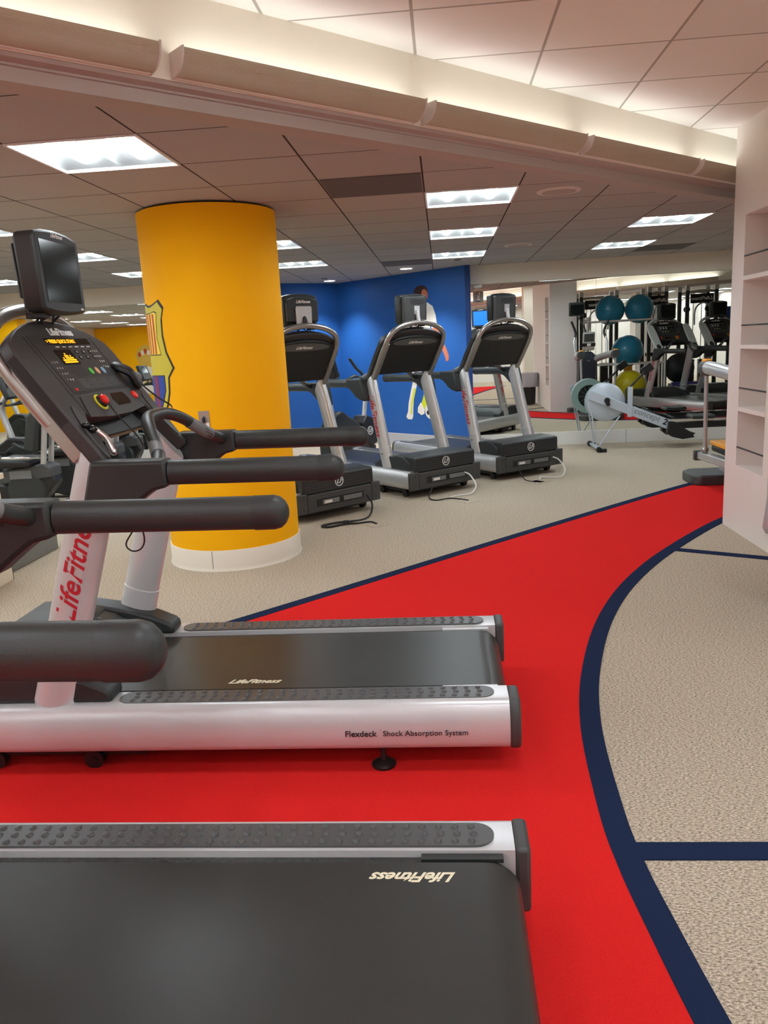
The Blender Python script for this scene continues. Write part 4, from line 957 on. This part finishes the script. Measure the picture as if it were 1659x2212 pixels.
mb = MB(); mb.text('concept', 0.105, frame((0.50, -0.1355, 0.435), dd, uu), 0.15, 0.0012, 0.0); mb.build('lettering', M['mgrey'], beam_)
mb = MB(); mb.text('2', 0.105, frame((0.725, -0.1355, 0.335), dd, uu), 0.1, 0.0012, 0.03); mb.build('numeral', M['kprint'], beam_)
mb = MB(); mb.box(0.255, 0.315, -0.15, -0.13, 0.42, 0.80); mb.cyl((0.285, -0.152, 0.76), (0.285, -0.13, 0.76), 0.012); mast = mb.build('monitor_post', M['rower'], t, 0.004)
mb = MB(); mb.tube([(0.24, -0.12, 0.52), (0.235, -0.12, 0.77), (0.29, -0.12, 0.80), (0.47, -0.12, 0.98)], 0.014, n=10, smooth=0); mb.build('monitor_arm', M['black'], mast)
mb = MB(); mb.box(-0.07, 0.07, -0.02, 0.02, -0.05, 0.05, Matrix.Translation((0.50, -0.10, 1.01)) @ Matrix.Rotation(R(-35), 4, 'Y')); mb.build('monitor', M['black'], mast, 0.006)
for x0, z0, x1 in ((-0.19, 0.50, -0.11), (0.17, 0.44, -0.09)):
    mb = MB(); mb.tube([(x0, -0.10, z0), (x1, -0.06, 0.035)], 0.0095, n=10, smooth=0); mb.build('leg', M['rower'], t)
mb = MB(); mb.tube([(-0.19, 0.09, 0.50), (-0.11, 0.12, 0.035)], 0.0095, n=10, smooth=0); mb.build('leg', M['rower'], t)
mb = MB(); mb.box(-0.135, -0.085, -0.24, 0.34, 0.02, 0.05); ft = mb.build('foot_bar', M['rower'], t, 0.006)
for y in (-0.27, 0.36):
    mb = MB(); mb.cyl((-0.125, y-0.03, 0.035), (-0.125, y+0.03, 0.035), 0.035, n=20); mb.box(-0.12, -0.03, y-0.03, y+0.03, 0.0, 0.045); mb.build('foot_cap', M['black'], ft, 0.006)
mb = MB(); mb.prism([(0.76, 0.345), (0.83, 0.34), (0.90, 0.285), (1.02, 0.21), (1.09, 0.185), (1.06, 0.165), (1.08, 0.135), (0.93, 0.115), (0.80, 0.15), (0.74, 0.20)], lambda a, b, w: (a, w, b), -0.20, -0.10)
mb.build('footplate', M['black'], t, 0.004)
mb = MB(); mb.prism([(0.76, 0.345), (0.83, 0.34), (0.90, 0.285), (1.02, 0.21), (1.09, 0.185), (1.06, 0.165), (1.08, 0.135), (0.93, 0.115), (0.80, 0.15), (0.74, 0.20)], lambda a, b, w: (a, w, b), 0.06, 0.16)
mb.build('footplate', M['black'], t, 0.004)
mb = MB(); mb.box(0.72, 2.35, -0.05, 0.03, 0.235, 0.315); rl = mb.build('monorail', M['black'], t, 0.004)
mb = MB(); mb.box(1.30, 2.35, -0.03, 0.01, 0.315, 0.322); mb.build('steel_track', M['chrome'], rl)
mb = MB(); mb.tube([(2.28, -0.01, 0.25), (2.32, -0.28, 0.02)], 0.014, n=8, smooth=0); mb.tube([(2.28, -0.01, 0.25), (2.32, 0.26, 0.02)], 0.014, n=8, smooth=0); mb.build('rear_leg', M['mgrey'], t)
mb = MB(); mb.prism([(1.05, 0.375), (1.08, 0.355), (1.32, 0.355), (1.36, 0.375), (1.33, 0.41), (1.2, 0.40), (1.08, 0.41)], lambda a, b, w: (a, w, b), -0.15, 0.13); mb.build('seat', M['char'], t, 0.012)
mb = MB(); mb.tube([(0.80, -0.24, 0.40), (0.84, -0.02, 0.38), (0.80, 0.22, 0.40)], 0.015, n=10, smooth=4); mb.build('pull_handle', M['black'], t)
mb = MB(); mb.tube([(0.45, -0.05, 0.50), (0.62, -0.04, 0.45), (0.78, -0.02, 0.40)], 0.010, n=8, smooth=4); mb.build('chain_guide', M['black'], t)

# ------------------------------------------------------------------ adaptive motion trainer (elliptical) at the partition; its user side looks to the mirror
t = thing('elliptical_trainer', 'grey elliptical trainer with orange-topped joints half hidden by the partition', 'elliptical trainer', (2.74, 6.64, 0))
mb = MB(); mb.prism([(-0.38, 1.06), (-0.32, 1.00), (0.32, 1.00), (0.38, 1.06), (0.38, 1.36), (0.30, 1.46), (-0.30, 1.46), (-0.38, 1.36)], lambda a, b, w: (a, b, w), 0.0, 0.10); mb.build('rear_foot', M['dgrey'], t, 0.018)
mb = MB(); mb.prism([(-0.28, -0.46), (0.28, -0.46), (0.34, -0.38), (0.30, -0.26), (-0.30, -0.26), (-0.34, -0.38)], lambda a, b, w: (a, b, w), 0.0, 0.08); mb.build('front_foot', M['dgrey'], t, 0.012)
mb = MB(); mb.box(-0.05, 0.05, -0.40, 1.30, 0.085, 0.17); mb.build('base_beam', M['silver'], t, 0.01)
mb = MB(); mb.rings([[Vector((x*sx, y0+y*sy, z)) for x, y in ((-1, -1), (1, -1), (1, 1), (-1, 1))] for z, sx, y0, sy in ((0.10, 0.20, -0.16, 0.22), (0.5, 0.175, -0.14, 0.17), (0.95, 0.165, -0.10, 0.15), (1.08, 0.13, -0.08, 0.12), (1.15, 0.07, -0.05, 0.08))]); tw = mb.build('tower', M['navy'], t, 0.03)
mb = MB(); mb.box(-0.02, 0.02, -0.02, 0.02, -0.01, 0.01, Matrix.Translation((0, 0.05, 0.98))); mb.build('badge', M['chrome'], tw)
mb = MB(); mb.box(-0.11, 0.11, -0.035, 0.035, -0.19, 0.15, Matrix.Translation((0.0, 0.06, 1.36)) @ Matrix.Rotation(R(-14), 4, 'X')); cs = mb.build('console', M['silver'], t, 0.02)
mb = MB(); mb.box(-0.09, 0.09, 0.034, 0.038, -0.02, 0.13, Matrix.Translation((0.0, 0.06, 1.36)) @ Matrix.Rotation(R(-14), 4, 'X')); mb.build('keypad', M['dgrey'], cs, 0.004)
mb = MB(); mb.box(-0.12, 0.12, 0.034, 0.042, -0.11, -0.045, Matrix.Translation((0.0, 0.06, 1.36)) @ Matrix.Rotation(R(-14), 4, 'X')); mb.build('tray', M['black'], cs, 0.004)
mb = MB(); mb.box(-0.035, 0.035, 0.042, 0.05, -0.10, -0.05, Matrix.Translation((0.0, 0.06, 1.36)) @ Matrix.Rotation(R(-14), 4, 'X')); mb.build('dial_button', M['wprint'], cs, 0.008)
mb = MB(); mb.box(-0.145, 0.145, -0.03, 0.03, -0.12, 0.13, Matrix.Translation((-0.20, -0.05, 1.93)) @ Matrix.Rotation(R(-4), 4, 'X')); tv_ = mb.build('television', M['char'], t, 0.018)
mb = MB(); mb.box(-0.12, 0.12, 0.029, 0.032, -0.095, 0.09, Matrix.Translation((-0.20, -0.05, 1.93)) @ Matrix.Rotation(R(-4), 4, 'X')); mb.build('screen', M['screen'], tv_)
mb = MB(); mb.tube([(-0.02, 0.0, 1.45), (-0.08, -0.02, 1.62), (-0.19, -0.06, 1.83)], 0.014, n=10); mb.build('television_arm', M['char'], tv_)
for s in (-1, 1):
    mb = MB(); mb.tube([(s*0.12, -0.05, 1.00), (s*0.24, 0.20, 1.06), (s*0.30, 0.70, 1.11), (s*0.30, 0.98, 1.12)], 0.062, n=18, smooth=4); am = mb.build('upper_arm', M['silver'], t)
    mb = MB(); mb.cyl((s*0.30, 0.92, 1.115), (s*0.30, 1.04, 1.115), 0.070, n=24); jn = mb.build('joint', M['dgrey'], am, 0.006)
    mb = MB(); mb.box(s*0.30-0.035, s*0.30+0.035, 0.93, 1.03, 1.168, 1.198); mb.build('joint_cap', M['orange'], jn, 0.01)
    mb = MB(); mb.tube([(s*0.30, 0.98, 1.10), (s*0.285, 1.0, 0.34)], 0.019, n=12, smooth=0); rod = mb.build('link_rod', M['silver'], t)
    mb = MB(); mb.ball((s*0.285, 1.0, 0.35), 0.034); mb.build('rod_end', M['steel'], rod)
    mb = MB(); mb.box(-0.05, 0.05, -0.38, 0.38, -0.035, 0.035, Matrix.Translation((s*0.24, 0.72, 0.285)) @ Matrix.Rotation(s*R(-6), 4, 'Z')); pa = mb.build('pedal_arm', M['silver'], t, 0.008)
    mb = MB(); mb.box(-0.06, 0.06, -0.03, 0.03, -0.05, 0.045, Matrix.Translation((s*0.29, 1.12, 0.285))); mb.build('end_block', M['dgrey'], pa, 0.01)
    mb = MB(); mb.box(-0.085, 0.085, -0.22, 0.22, -0.03, 0.045, Matrix.Translation((s*0.13, 0.84, 0.355))); pd = mb.build('pedal', M['black'], t, 0.03)
    mb = MB(); mb.box(-0.092, 0.092, -0.23, 0.23, 0.035, 0.075, Matrix.Translation((s*0.13, 0.84, 0.355))); mb.build('pedal_rim', M['orange'], pd, 0.012)
    mb = MB(); mb.tube([(s*0.27, 0.36, 1.06), (s*0.30, 0.26, 1.30), (s*0.28, 0.20, 1.42)], 0.018, n=10); hh = mb.build('moving_handle', M['silver'], t)
    mb = MB(); mb.tube([(s*0.28, 0.20, 1.40), (s*0.26, 0.16, 1.52), (s*0.33, 0.18, 1.70)], 0.022, n=12, round_end='end'); mb.build('grip', M['black'], hh)

# ------------------------------------------------------------------ exercise balls and rack (seen in the mirror)
t = thing('ball_rack', 'white tube rack holding exercise balls, seen in the mirror', 'ball rack', (3.75, 5.25, 0))
for x in (-0.80, 0.72):
    for y in (-0.22, 0.22):
        mb = MB(); mb.tube([(x, y, 0.0), (x, y, 1.80)], 0.022, n=12, smooth=0); mb.build('post', M['white'], t)
for z in (1.70, 0.84, 0.10):
    for y in (-0.22, 0.22):
        mb = MB(); mb.tube([(-0.80, y, z), (0.72, y, z)], 0.018, n=12, smooth=0); mb.build('rail', M['white'], t)
mb = MB()
for x in (-0.80, 0.72):
    for z in (1.74, 0.84, 0.10): mb.tube([(x, -0.22, z), (x, 0.22, z)], 0.018, n=10, smooth=0)
mb.build('end_brace', M['white'], t)
def balls(x, y, z, r, mt, label):
    n = 36; t = thing('exercise_ball', label, 'exercise ball', (x, y, z), 0, 'exercise balls on the rack')
    mb = MB(); mb.ball((0, 0, 0), r, n=n); mb.build('shell', M[mt], t)
    mb = MB(); mb.lathe([(0.0, 0.0), (0.012, 0.0), (0.010, 0.004), (0, 0.005)], 14, Matrix.Rotation(R(40), 4, 'X') @ Matrix.Translation((0, 0, r-0.001))); mb.build('valve', M['white'], t)
balls(3.42, 5.25, 1.92, 0.29, 'ballb', 'metallic blue exercise ball, upper left one reflected in the mirror')
balls(4.00, 5.25, 1.915, 0.285, 'ballb', 'metallic blue exercise ball, upper right one reflected in the mirror')
balls(3.78, 5.25, 1.095, 0.315, 'ballb', 'metallic blue exercise ball on the middle level, reflected in the mirror')
balls(3.83, 5.25, 0.375, 0.33, 'bally', 'big yellow exercise ball at the bottom of the rack, reflected in the mirror')
t = thing('exercise_mat', 'rolled purple exercise mat reflected behind the treadmill', 'mat', (4.98, 5.22, 0.0))
mb = MB(); mb.tube([(-0.30, 0, 0.34), (0.32, 0.05, 0.34)], 0.08, n=20, smooth=0); mb.build('roll', M['purple'], t)
mb = MB(); mb.box(-0.42, 0.42, -0.16, 0.18, 0.20, 0.255); mb.build('folded_part', M['purple'], t, 0.02)
t = thing('plyo_box', 'dark low storage box under the purple mats', 'box', (4.98, 5.22, 0.0))
mb = MB(); mb.box(-0.45, 0.45, -0.20, 0.20, 0.0, 0.20); mb.build('body', M['black'], t, 0.01)
mb = MB(); mb.box(-0.46, 0.46, -0.21, 0.21, 0.185, 0.199); mb.build('lid', M['dgrey'], t, 0.004)
t = thing('balance_disc', 'large round grey training disc standing behind the treadmill in the mirror', 'balance trainer', (4.98, 4.7, 0.0))
mb = MB(); mb.lathe([(0.0, -0.03), (0.28, -0.03), (0.31, 0.0), (0.28, 0.03), (0.2, 0.1), (0, 0.16)], 40, Matrix.Translation((0, 0, 0.67)) @ Matrix.Rotation(R(-84), 4, 'X')); mb.build('dome', M['char'], t)
mb = MB(); mb.box(-0.2, 0.2, -0.12, 0.12, 0, 0.36); mb.build('stand', M['black'], t, 0.01)
t = thing('stretch_post', 'orange padded post reflected between the blue and yellow balls', 'post', (3.95, 4.55, 0))
mb = MB(); mb.lathe([(0.0, 0.0), (0.16, 0.0), (0.16, 0.03), (0.09, 0.05), (0.09, 1.1), (0, 1.12)], 24); mb.build('pad', M['orange'], t)

# ------------------------------------------------------------------ cable machine frames (seen in the mirror)
def rack(x0, x1, y, label, sign=None, stacks=2):
    t = thing('cable_machine', label, 'cable machine', ((x0+x1)/2, y, 0), 0, 'cable machines')
    h = (x1-x0)/2
    for s in (-1, 1):
        for yy in (-0.30, 0.30):
            mb = MB(); mb.box(s*h-0.04, s*h+0.04, yy-0.03, yy+0.03, 0, 2.38); up_ = mb.build('post', M['dgrey'], t, 0.006)
            mb = MB(); mb.box(s*h-0.043, s*h+0.043, yy-0.033, yy+0.033, 2.30, 2.42); mb.build('post_cap', M['silver'], up_, 0.004)
        mb = MB(); mb.box(s*h-0.05, s*h+0.05, -0.55, 0.55, 0.0, 0.08); mb.build('foot', M['dgrey'], t, 0.01)
        for k in range(stacks):
            mb = MB()
            for q in range(12): mb.box(s*h*(0.45)-0.09, s*h*0.45+0.09, -0.06, 0.06, 0.12+0.055*q, 0.17+0.055*q)
        st = mb.build('weight_stack', M['black'], t)
        mb = MB(); mb.cyl((s*h*0.45-0.05, 0, 0.1), (s*h*0.45-0.05, 0, 2.25), 0.01); mb.cyl((s*h*0.45+0.05, 0, 0.1), (s*h*0.45+0.05, 0, 2.25), 0.01); mb.build('guide_rod', M['chrome'], t)
        mb = MB(); mb.cyl((s*h*0.75, -0.03, 1.9), (s*h*0.75, 0.03, 1.9), 0.07, n=24); mb.build('pulley', M['black'], t)
    for z in (2.26,):
        for yy in (-0.30, 0.30):
            mb = MB(); mb.tube([(-h, yy, z), (0, yy, z+0.03), (h, yy, z)], 0.028, n=12, smooth=5); mb.build('top_bar', M['steel'], t)
    mb = MB(); mb.tube([(-h*0.5, 0.32, 1.55), (-h*0.5, 0.38, 1.9), (0, 0.42, 2.02), (h*0.5, 0.38, 1.9), (h*0.5, 0.32, 1.55)], 0.018, n=10); mb.build('pull_up_bar', M['silver'], t)
    mb = MB(); mb.box(-h, h, -0.03, 0.03, 0.9, 0.98); mb.build('cross_member', M['black'], t, 0.005)
    mb = MB(); mb.box(-h*0.8, h*0.8, 0.30, 0.33, 2.02, 2.22); hd = mb.build('header_sign', M['black'], t, 0.004)
    mb = MB(); mb.text('LifeFitness', 0.11, frame((0, 0.3315, 2.12), (-1, 0, 0), (0, 0, 1)), 0.35, 0.002, 0.02); mb.build('lettering', M['wprint'], hd)
rack(3.25, 4.05, 2.6, 'cable machine frame above the blue balls in the mirror')
rack(4.64, 5.0, 3.2, 'narrow cable machine frame left of the column in the mirror')
rack(5.52, 6.15, 3.0, 'cable machine frame with a reversed sign in the mirror')
rack(6.7, 7.5, 3.2, 'cable machine frame mostly hidden by the partition in the mirror')
t = thing('blue_bench', 'blue padded gym bench hidden among the machines in the mirror', 'bench', (6.3, 3.9, 0))
mb = MB(); mb.box(-0.2, 0.2, -0.15, 0.15, 1.2, 1.9); mb.build('back_pad', mat('blue_pad', srgb(30, 70, 140), 0.6), t, 0.03)
mb = MB(); mb.box(-0.2, 0.2, -0.15, 0.55, 0.4, 0.48); mb.build('seat_pad', M['navy'], t, 0.02)
mb = MB(); mb.box(-0.04, 0.04, -0.1, 0.5, 0.0, 0.4); mb.box(-0.04, 0.04, -0.2, -0.14, 0.0, 1.9); mb.build('frame', M['dgrey'], t, 0.005)

# building column, exit sign and television behind the viewer
mb = MB(); mb.box(2.28, 2.85, -1.05, -0.5, 0, ZU); struct('column', mb, M['cream'], 0.004, 'square beige building column, seen in the mirror', 'column')
mb = MB(); mb.box(4.95, 5.65, 0.3, 0.9, 0, ZU); struct('column', mb, M['white'], 0.004, 'square white building column behind the cable machines, seen in the mirror', 'column')
t = thing('exit_sign', 'hanging exit sign with vertical lettering reflected beside the blue wall', 'exit sign', (1.06, -0.7, ZU))
mb = MB(); mb.box(-0.14, 0.14, -0.015, 0.015, -0.36, -0.02); pl = mb.build('plate', M['mgrey'], t, 0.004)
mb = MB(); mb.box(-0.05, 0.05, 0.014, 0.019, -0.33, -0.05); ins = mb.build('inset', M['black'], pl)
mb = MB(); mb.text('EXIT', 0.11, frame((0, 0.020, -0.19), (0, 0, 1), (1, 0, 0)), 0, 0.002, 0.02); mb.build('lettering', M['wprint'], ins)
mb = MB(); mb.cyl((0, 0, -0.03), (0, 0, 0), 0.012); mb.build('stem', M['mgrey'], t)
# ------------------------------------------------------------------ left side: cabinet, platform, yellow walls
t = thing('storage_cabinet', 'low cream cabinet with an overhanging top at the left edge', 'cabinet', (-3.5, 4.72, 0))
mb = MB(); mb.box(-0.45, 0.44, -0.42, 0.42, 0.0, 0.72); cb = mb.build('body', M['cream'], t, 0.003)
mb = MB(); mb.box(-0.47, 0.47, -0.44, 0.44, 0.72, 0.76); mb.build('top', M['cream'], t, 0.004)
mb = MB(); mb.box(0.439, 0.4415, -0.42, 0.42, 0.215, 0.219); mb.box(0.439, 0.4415, 0.415, 0.42, 0, 0.72); mb.build('seam', M['kprint'], cb)
t = thing('step_platform', 'low grey platform on the floor behind the cream cabinet', 'platform', (-3.55, 5.75, 0))
mb = MB(); mb.box(-0.4, 0.38, -0.55, 0.28, 0.0, 0.18); mb.build('body', M['mgrey'], t, 0.006)
mb = MB(); mb.box(-0.39, 0.37, -0.54, 0.27, 0.18, 0.19); mb.build('top_mat', M['dgrey'], t, 0.003)
mb = MB(); mb.box(XL, -8.3, -3.2, -3.05, 0, ZL-0.01); mb.box(-9.985, -9.975, -3.05, -3.047, 0, ZL-0.02)
struct('wall_rear', mb, M['yellow'], 0, 'yellow wall panel with a round crest, reflected left of the yellow column', 'wall')
mb = MB(); mb.box(XL, -9.17, 4.6, 5.0, 0, ZL-0.01)
struct('wall_left', mb, M['yellow'], 0, 'yellow wall panel reflected at the left edge of the photo', 'wall')
t = thing('wall_crest', 'round white, gold and blue football crest with a red-jewelled crown, reflected left of the column', 'crest', (-9.40, -3.047, 0.9))
def cre(name, poly, mt, e0, e1):
    mb = MB(); mb.prism(poly, lambda a, b, w: (a, w, b), e0, e1); return mb.build(name, M[mt], t)
def el(cx, cz, rx, rz, n=36): return [(cx+rx*math.cos(2*math.pi*k/n), cz+rz*math.sin(2*math.pi*k/n)) for k in range(n)]
cre('gold_ring', el(0, -0.15, 0.43, 0.50), 'gold', 0, 0.004); cre('white_disc', el(0, -0.15, 0.37, 0.43), 'cwhite', 0.003, 0.006)
cre('blue_band', [(-0.34, 0.02), (-0.26, 0.14), (0.34, -0.33), (0.26, -0.45)], 'cblue', 0.005, 0.008)
cre('crown', [(-0.24, 0.36), (-0.34, 0.62), (-0.22, 0.86), (0, 0.98), (0.22, 0.86), (0.34, 0.62), (0.24, 0.36)], 'gold', 0, 0.004)
for k in range(5): cre('jewel', el(-0.2+0.1*k, 0.66+0.05*(2-abs(k-2)), 0.05, 0.08, 16), 'cred' if k % 2 == 0 else 'cwhite', 0.003, 0.007)
mb = MB(); mb.text('MC', 0.5, frame((0, 0.007, -0.16), (-1, 0, 0), (0, 0, 1)), 0, 0.004, 0.02); mb.build('monogram', M['gold'], t)

# ------------------------------------------------------------------ recumbent bikes (local -x is forward)
def recumbent(label, loc, rz):
    t = thing('recumbent_bike', label, 'exercise bike', loc, rz, 'recumbent exercise bikes')
    mb = MB(); mb.prism([(-1.0, 0.07), (-0.98, 0.50), (-0.80, 0.62), (-0.62, 0.60), (-0.40, 0.34), (0.05, 0.30), (0.50, 0.40), (0.54, 0.30), (0.34, 0.06), (-0.2, 0.05)], lambda a, b, w: (a, w, b), -0.10, 0.10); bd = mb.build('body_shroud', M['black'], t, 0.02)
    for s in (-1, 1):
        mb = MB(); mb.cyl((-0.68, s*0.10, 0.33), (-0.68, s*0.13, 0.33), 0.21, 0.19, n=32); mb.build('crank_disc', M['char'], bd)
        mb = MB(); mb.cyl((0.24, s*0.10, 0.235), (0.24, s*0.13, 0.235), 0.205, 0.18, n=28); mb.build('rear_disc', M['char'], bd)
        mb = MB(); mb.tube([(-0.68, s*0.13, 0.33), (-0.68+s*0.12, s*0.16, 0.33-s*0.12)], 0.014, n=8, smooth=0); mb.box(-0.05, 0.05, -0.05, 0.05, -0.02, 0.02, Matrix.Translation((-0.68+s*0.12, s*0.22, 0.33-s*0.12))); mb.build('pedal', M['black'], t, 0.004)
    mb = MB(); mb.tube([(0.48, -0.30, 0.035), (0.48, 0.30, 0.035)], 0.027, n=14, smooth=0); fb = mb.build('rear_foot', M['silverw'], t)
    for s in (-1, 1):
        mb = MB(); mb.tube([(0.48, s*0.28, 0.035), (0.48, s*0.325, 0.035)], 0.032, n=14, smooth=0); mb.build('end_cap', M['black'], fb)
    mb = MB(); mb.tube([(-0.92, -0.28, 0.035), (-0.92, 0.28, 0.035)], 0.03, n=12, smooth=0); mb.build('front_foot', M['black'], t)
    mb = MB(); mb.prism([(-0.02, 0.38), (0.0, 0.44), (0.44, 0.50), (0.52, 0.46), (0.52, 0.36), (0.0, 0.31)], lambda a, b, w: (a, w, b), -0.13, 0.13); mb.build('seat_carriage', M['dgrey'], t, 0.015)
    mb = MB(); mb.prism([(-0.04, 0.48), (-0.06, 0.53), (0.02, 0.57), (0.30, 0.555), (0.36, 0.53), (0.34, 0.48)], lambda a, b, w: (a, w, b), -0.22, 0.22); mb.build('seat_pad', M['black'], t, 0.03)
    mb = MB(); mb.prism([(0.34, 0.62), (0.30, 0.66), (0.37, 0.98), (0.43, 1.04), (0.49, 1.02), (0.42, 0.62)], lambda a, b, w: (a, w, b), -0.20, 0.20); mb.build('backrest', M['char'], t, 0.03)
    for s in (-1, 1):
        mb = MB(); mb.box(-0.02, 0.02, -0.028, 0.028, 0, 0.56, Matrix.Translation((0.425, s*0.09, 0.42)) @ Matrix.Rotation(R(9), 4, 'Y')); mb.build('back_post', M['silver'], t, 0.004)
        mb = MB(); mb.tube([(0.42, s*0.12, 0.56), (0.30, s*0.28, 0.585), (0.10, s*0.30, 0.60), (0.0, s*0.29, 0.66)], 0.014, n=12); sh_ = mb.build('side_handle', M['chrome'], t)
        mb = MB(); mb.tube([(0.13, s*0.30, 0.598), (0.06, s*0.298, 0.62), (-0.01, s*0.289, 0.665)], 0.019, n=12, round_end='end'); mb.build('grip', M['rubber'], sh_)
    mb = MB(); mb.box(0.10, 0.32, -0.135, -0.131, 0.36, 0.44); mb.build('label_plate', M['mgrey'], bd)
    mb = MB(); mb.tube([(-0.78, 0, 0.58), (-0.86, 0, 0.95), (-0.78, 0, 1.12)], 0.035, 0.05, n=14); mb.build('console_mast', M['silver'], t)
    mb = MB(); mb.box(-0.03, 0.03, -0.17, 0.17, -0.13, 0.15, Matrix.Translation((-0.74, 0, 1.20)) @ Matrix.Rotation(R(-20), 4, 'Y')); c_ = mb.build('console', M['char'], t, 0.02)
    mb = MB(); mb.box(0.029, 0.032, -0.10, 0.10, 0.0, 0.12, Matrix.Translation((-0.74, 0, 1.20)) @ Matrix.Rotation(R(-20), 4, 'Y')); mb.build('display', M['screen'], c_)
    mb = MB(); mb.tube([(-0.80, 0.0, 1.0), (-0.62, -0.20, 1.02), (-0.50, -0.24, 1.06)], 0.016, n=10); mb.tube([(-0.80, 0.0, 1.0), (-0.62, 0.20, 1.02), (-0.50, 0.24, 1.06)], 0.016, n=10); mb.build('handlebar', M['rubber'], t)
    return t
rb = recumbent('recumbent exercise bike nearest the left edge, its backrest beside the lit console', (-4.44, 7.6, 0), R(4))
for l, x, y in (('recumbent exercise bike second in the row from the left edge', -4.44, 8.42), ('recumbent exercise bike third in the row, mostly behind the near treadmill upright', -4.42, 9.22),
                ('recumbent exercise bike last in the row, seen under the lit console beside the yellow column', -4.5, 10.05)):
    c = copy_tree(rb); c.location = (x, y, 0); c['label'] = l
c = copy_tree(rb); c.location = (-6.75, 8.5, 0); c['label'] = 'recumbent exercise bike of the farther row, cut by the left edge of the photo'

# upright bike in the blue alcove
t = thing('upright_bike', 'dark upright exercise bike in the blue alcove between two back treadmills', 'exercise bike', (-1.24, 10.62, 0), R(58))
mb = MB(); mb.prism([(-0.60, 0.08), (-0.62, 0.40), (-0.45, 0.62), (-0.30, 0.66), (0.0, 0.50), (0.26, 0.30), (0.28, 0.10)], lambda a, b, w: (a, w, b), -0.09, 0.09); bd = mb.build('body_shroud', M['char'], t, 0.03)
mb = MB(); mb.prism([(0.14, 0.22), (0.10, 0.46), (0.20, 0.56), (0.36, 0.50), (0.42, 0.16), (0.30, 0.12)], lambda a, b, w: (a, w, b), -0.11, 0.11); sb = mb.build('seat_tower', M['black'], t, 0.02)
q = frame((0.25, -0.112, 0.34), (1, 0, 0), (0, 0, 1))
mb = MB(); mb.rings([[q @ Vector((r_*math.cos(2*math.pi*j/28), r_*math.sin(2*math.pi*j/28), z)) for j in range(28)] for r_, z in ((0.06, -0.004), (0.06, 0.004), (0.048, 0.004), (0.048, -0.004))], closed=True); mb.text('LF', 0.075, q, 0.35, 0.008, 0.03); mb.build('emblem', M['emblem'], sb)
mb = MB(); mb.tube([(0.26, 0, 0.50), (0.34, 0, 0.86)], 0.032, n=14, smooth=0); mb.build('seat_post', M['silver'], t)
mb = MB(); mb.prism([(0.18, 0.88), (0.16, 0.92), (0.30, 0.96), (0.46, 0.95), (0.50, 0.90), (0.36, 0.86)], lambda a, b, w: (a, w, b), -0.11, 0.11); mb.build('saddle', M['black'], t, 0.025)
mb = MB(); mb.tube([(-0.42, 0, 0.60), (-0.50, 0, 1.05)], 0.045, n=14, smooth=0); mb.build('mast', M['silver'], t)
mb = MB(); mb.box(-0.05, 0.04, -0.15, 0.15, -0.16, 0.24, Matrix.Translation((-0.46, 0, 1.25)) @ Matrix.Rotation(R(-18), 4, 'Y')); mb.build('console', M['black'], t, 0.02)
for s in (-1, 1):
    mb = MB(); mb.tube([(-0.46, s*0.06, 1.05), (-0.36, s*0.20, 1.05), (-0.20, s*0.25, 1.10), (-0.02, s*0.22, 1.06), (0.02, s*0.20, 1.12), (-0.10, s*0.20, 1.20), (-0.22, s*0.20, 1.32)], 0.019, n=12, smooth=5, round_end='end'); mb.build('handlebar', M['rubber'], t)
    mb = MB(); mb.tube([(-0.15, s*0.09, 0.28), (-0.15+s*0.1, s*0.15, 0.20-s*0.06)], 0.014, n=8, smooth=0); mb.box(-0.05, 0.05, -0.045, 0.045, -0.015, 0.015, Matrix.Translation((-0.15+s*0.1, s*0.19, 0.20-s*0.06))); mb.build('pedal', M['black'], t)
for x in (-0.55, 0.45):
    mb = MB(); mb.tube([(x, -0.25, 0.035), (x, 0.25, 0.035)], 0.033, n=12, smooth=0); mb.build('foot', M['black'], t)
mb = MB(); mb.box(-0.55, 0.45, -0.05, 0.05, 0.04, 0.12); mb.build('base_beam', M['char'], t, 0.01)
